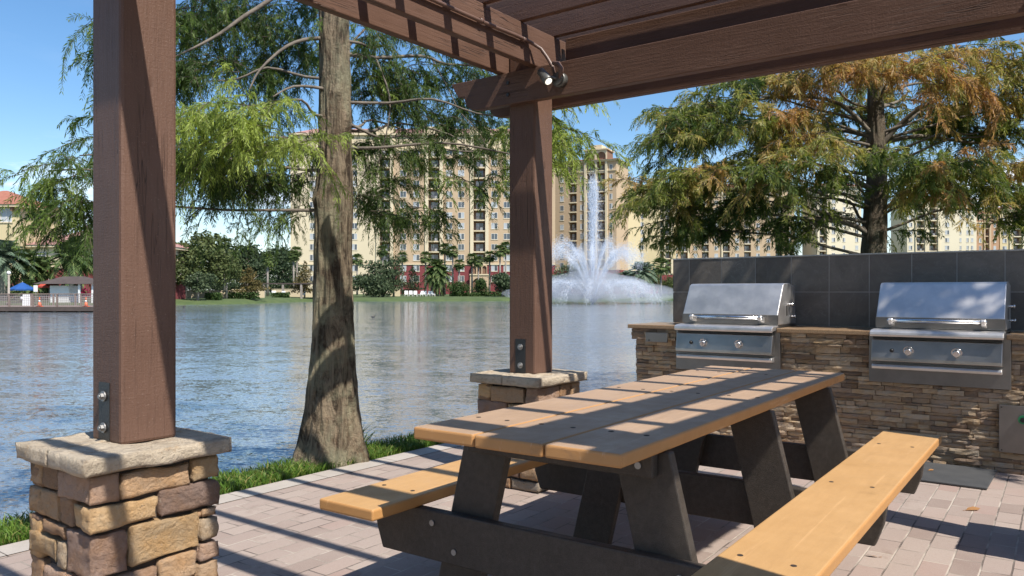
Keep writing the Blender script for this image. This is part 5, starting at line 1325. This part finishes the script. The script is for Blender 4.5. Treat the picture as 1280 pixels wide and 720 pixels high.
for px, Y in [(351,126.5)] + [(508+i*5.6, 150+rr5.uniform(-1,1)) for i in range(7)]:
    dup(ch0, spot(px,Y), rr5.uniform(-.8,.8))
t = thing('egret', 'white wading bird on the far grass bank', 'bird', spot(379.5, 131))
m = MB(); m.tube([(-.42,0,.52),(-.2,0,.6),(.05,0,.62),(.2,0,.68),(.26,0,.85),(.2,0,1.0),(.26,0,1.1),(.36,0,1.1),(.56,0,1.06)], [.02,.14,.17,.10,.05,.04,.06,.04,.01], 10); m.tube([(0,.05,.5),(0,.05,-.1)], .018, 5); m.tube([(0,-.05,.5),(.03,-.05,-.1)], .018, 5); m.build('body', MT['white'], t)
for px, py, lab in ((466.5,397,'small dark duck swimming beyond the picnic table'),(230,384,'dark duck swimming near the far bank')):
    Y = wy(py); t = thing('duck', lab, 'bird', Vector(((px-640)/F*Y, Y, WATER)), .3, 'ducks on the lake')
    m = MB(); m.tube([(-.26,0,.10),(-.16,0,.09),(0,0,.08),(.12,0,.08),(.17,0,.16),(.2,0,.25),(.25,0,.25),(.33,0,.23)], [.01,.07,.10,.07,.04,.05,.04,.01], 10); o = m.build('body', MT['black_metal'], t); o.scale = (.55,)*3

# ------------------------------------------------------------------ fountain
YF = 104.
a = Mat('water_spray', Roughness=.4); a.base((.80,.84,.90)); a.set(a.p, Specular_IOR_Level=.3)
tr_ = a.n('BsdfTransparent'); tl = a.n('BsdfTranslucent', Color=(.8,.84,.9)); m1 = a.n('MixShader', Fac=.5); a.nt.links.new(a.p.outputs[0], m1.inputs[1]); a.nt.links.new(tl.outputs[0], m1.inputs[2])
m2 = a.n('MixShader', Fac=.40); a.nt.links.new(tr_.outputs[0], m2.inputs[1]); a.nt.links.new(m1.outputs[0], m2.inputs[2]); a.nt.links.new(m2.outputs[0], a.out.inputs[0]); MT['spray'] = a.m
fo = Vector(((741-640)/F*YF, YF, WATER))
ft = thing('fountain', 'tall white lake fountain with central jet and arching sprays', 'fountain', fo)
rng = np.random.default_rng(9)
def drops(P, D, le, w):
    n = len(P); u = nrm(np.cross(D, rng.normal(size=(n,3))))*w[:,None]; d = D*le[:,None]
    return np.stack([P-d*.5, P-u, P+d*.5, P+u], 1).reshape(-1,3)
def jet(name, n, v0, ang, az, spread, smin, tmax, w, le):
    g = 9.81; t = rng.uniform(0, 1, n)**.8*tmax
    a_ = az + rng.normal(scale=spread, size=n); e = ang + rng.normal(scale=spread*.7, size=n); vv = v0*(1 + rng.normal(scale=.03, size=n))
    vh = vv*np.cos(e); vz = vv*np.sin(e); P = np.stack([vh*t*np.cos(a_), vh*t*np.sin(a_), vz*t - g*t*t/2], 1) + rng.normal(scale=1, size=(n,3))*(smin + .035*t)[:,None]
    D = nrm(np.stack([vh*np.cos(a_), vh*np.sin(a_), vz - g*t], 1)); ok = P[:,2] > .02
    P, D = P[ok], D[ok]; Vv = drops(P, D, le*rng.uniform(.5,1.5,len(P)), w*rng.uniform(.5,1.5,len(P)))
    link(name, np_mesh(name, Vv, np.arange(len(Vv)).reshape(-1,4), MT['spray']), ft)
def jet_for(h, reach):   # speed and angle for an apex height and a landing distance
    vz = math.sqrt(2*9.81*h); T = 2*vz/9.81; vh = reach/T; return math.hypot(vz,vh), math.atan2(vz,vh), T
v0, an_, T = jet_for(15.2, .7); jet('central_jet', 14000, v0, PI/2-.002, 0, .013, .12, T*.98, .03, .3)
for i in range(14):
    v0, an_, T = jet_for(6.6 + (i%3)*.7, 9.); jet('tall_spray', 3000, v0, an_, i*2*PI/14+.1, .02, .05, T*.74, .022, .22)
for i in range(18):
    v0, an_, T = jet_for(3.0, 9.4); jet('low_spray', 1900, v0, an_, i*2*PI/18, .03, .05, T, .022, .18)
# drifting mist
a = bpy.data.materials.new('fountain_mist'); a.use_nodes = True; nt = a.node_tree; nt.nodes.remove(nt.nodes['Principled BSDF'])
pv = nt.nodes.new('ShaderNodeVolumePrincipled'); pv.inputs['Color'].default_value = (.93,.95,1,1); pv.inputs['Density'].default_value = .105; pv.inputs['Anisotropy'].default_value = .2
nt.links.new(pv.outputs[0], nt.nodes['Material Output'].inputs['Volume'])
m = MB()
def blob(c, r, seed):
    n, k_ = 16, 9; vs = []; 
    for i in range(k_):
        th = PI*(i+.5)/k_
        for j in range(n):
            ph = 2*PI*j/n; d = Vector((math.sin(th)*math.cos(ph), math.sin(th)*math.sin(ph), math.cos(th))); q = 1 + .22*mnoise.noise(d*1.6 + Vector((seed,0,0)))
            vs.append((c[0]+d.x*r[0]*q, c[1]+d.y*r[1]*q, c[2]+d.z*r[2]*q))
    fs = [(i*n+j, (i+1)*n+j, (i+1)*n+(j+1)%n, i*n+(j+1)%n) for i in range(k_-1) for j in range(n)]
    fs += [tuple(range(n)), tuple((k_-1)*n+j for j in range(n-1,-1,-1))]
    mm = MB(); mm.add(vs, fs, 0, True); return mm.build('mist', a, ft)
blob((0,0,2.3), (7.5,6,2.1), 1); blob((.2,0,4.6), (3.4,3.2,3.8), 4); blob((.1,0,9.), (.9,.9,6.), 5); blob((5,2,1.5), (7,5,1.35), 7); blob((-5,1,1.4), (7,5,1.3), 11)
# ------------------------------------------------------------------ camera, sun, sky
cam = bpy.data.cameras.new('camera'); co = bpy.data.objects.new('camera', cam); COL.objects.link(co)
cam.sensor_width = 36; cam.lens = F/1280*36; cam.shift_y = (HZ-360)/1280; cam.clip_start = .05; cam.clip_end = 6000
co.location = (0,0,EYE); co.rotation_euler = (PI/2,0,0); SC.camera = co
LD = Vector((-.4947,.5745,-1.)).normalized()
sun = bpy.data.lights.new('sun', 'SUN'); sun.energy = 4.3; sun.angle = math.radians(.5); sun.color = (1,.945,.86)
so = bpy.data.objects.new('sun', sun); COL.objects.link(so); so.rotation_euler = LD.to_track_quat('-Z','Y').to_euler(); so.location = (4,-5,12)
w = bpy.data.worlds.new('World'); SC.world = w; w.use_nodes = True; nt = w.node_tree
bg = nt.nodes['Background']; sky = nt.nodes.new('ShaderNodeTexSky'); sky.sky_type = 'NISHITA'; sky.sun_disc = False
sky.sun_elevation = math.asin(-LD.z); sky.sun_rotation = math.atan2(-LD.x, -LD.y); sky.altitude = 20; sky.air_density = 1.0; sky.dust_density = .6; sky.ozone_density = 2.2
tc = nt.nodes.new('ShaderNodeTexCoord')
def wn(t, **k):
    n_ = nt.nodes.new('ShaderNode'+t)
    for a_, v_ in k.items():
        s_ = n_.inputs[a_.replace('_',' ')]
        if isinstance(v_, bpy.types.NodeSocket): nt.links.new(v_, s_)
        else: s_.default_value = v_
    return n_
def wramp(f_, stops):
    r_ = wn('ValToRGB', Fac=f_); cr_ = r_.color_ramp
    while len(cr_.elements) < len(stops): cr_.elements.new(.5)
    for e, (p_, c_) in zip(cr_.elements, stops): e.position = p_; e.color = (c_,c_,c_,1)
    return r_.outputs[0]
def wmath(op, a_, b_):
    n_ = nt.nodes.new('ShaderNodeMath'); n_.operation = op
    for i, v_ in ((0,a_),(1,b_)):
        if isinstance(v_, bpy.types.NodeSocket): nt.links.new(v_, n_.inputs[i])
        else: n_.inputs[i].default_value = v_
    return n_.outputs[0]
mp = wn('Mapping', Vector=tc.outputs['Generated'], Scale=(1,1,3.4), Location=(.35,.1,.0))
n1 = wn('TexNoise', Vector=mp.outputs[0], Scale=5.2, Detail=8., Roughness=.58, Distortion=.3)
sx = wn('SeparateXYZ', Vector=tc.outputs['Generated'])
cloud = wmath('MULTIPLY', wramp(n1.outputs[0], [(.50,0.),(.66,1.)]), wramp(sx.outputs[2], [(.0,1.),(.12,.95),(.175,.0),(.6,.08)]))
hz = wramp(sx.outputs[2], [(.0,.40),(.10,.05),(.2,0.)])
mixh = nt.nodes.new('ShaderNodeMix'); mixh.data_type = 'RGBA'; nt.links.new(hz, mixh.inputs[0]); hs = wn('HueSaturation', Saturation=1.22, Value=1.0, Color=sky.outputs[0]); nt.links.new(hs.outputs[0], mixh.inputs[6]); mixh.inputs[7].default_value = (7.2,8.2,9.2,1)
mx = nt.nodes.new('ShaderNodeMix'); mx.data_type = 'RGBA'; nt.links.new(cloud, mx.inputs[0]); nt.links.new(mixh.outputs[2], mx.inputs[6]); mx.inputs[7].default_value = (9.6,9.8,10.2,1)
nt.links.new(mx.outputs[2], bg.inputs[0]); bg.inputs[1].default_value = .108
SC.view_settings.view_transform = 'Standard'; SC.view_settings.look = 'None'; SC.view_settings.gamma = 1; SC.view_settings.exposure = 0.72; SC.view_settings.use_curve_mapping = False
SC.render.engine = 'CYCLES'
SC.cycles.max_bounces = 6; SC.cycles.diffuse_bounces = 3; SC.cycles.glossy_bounces = 3; SC.cycles.transmission_bounces = 4; SC.cycles.transparent_max_bounces = 12; SC.cycles.volume_bounces = 1
SC.cycles.use_denoising = True; SC.cycles.sample_clamp_indirect = 6; SC.cycles.caustics_reflective = False; SC.cycles.caustics_refractive = False
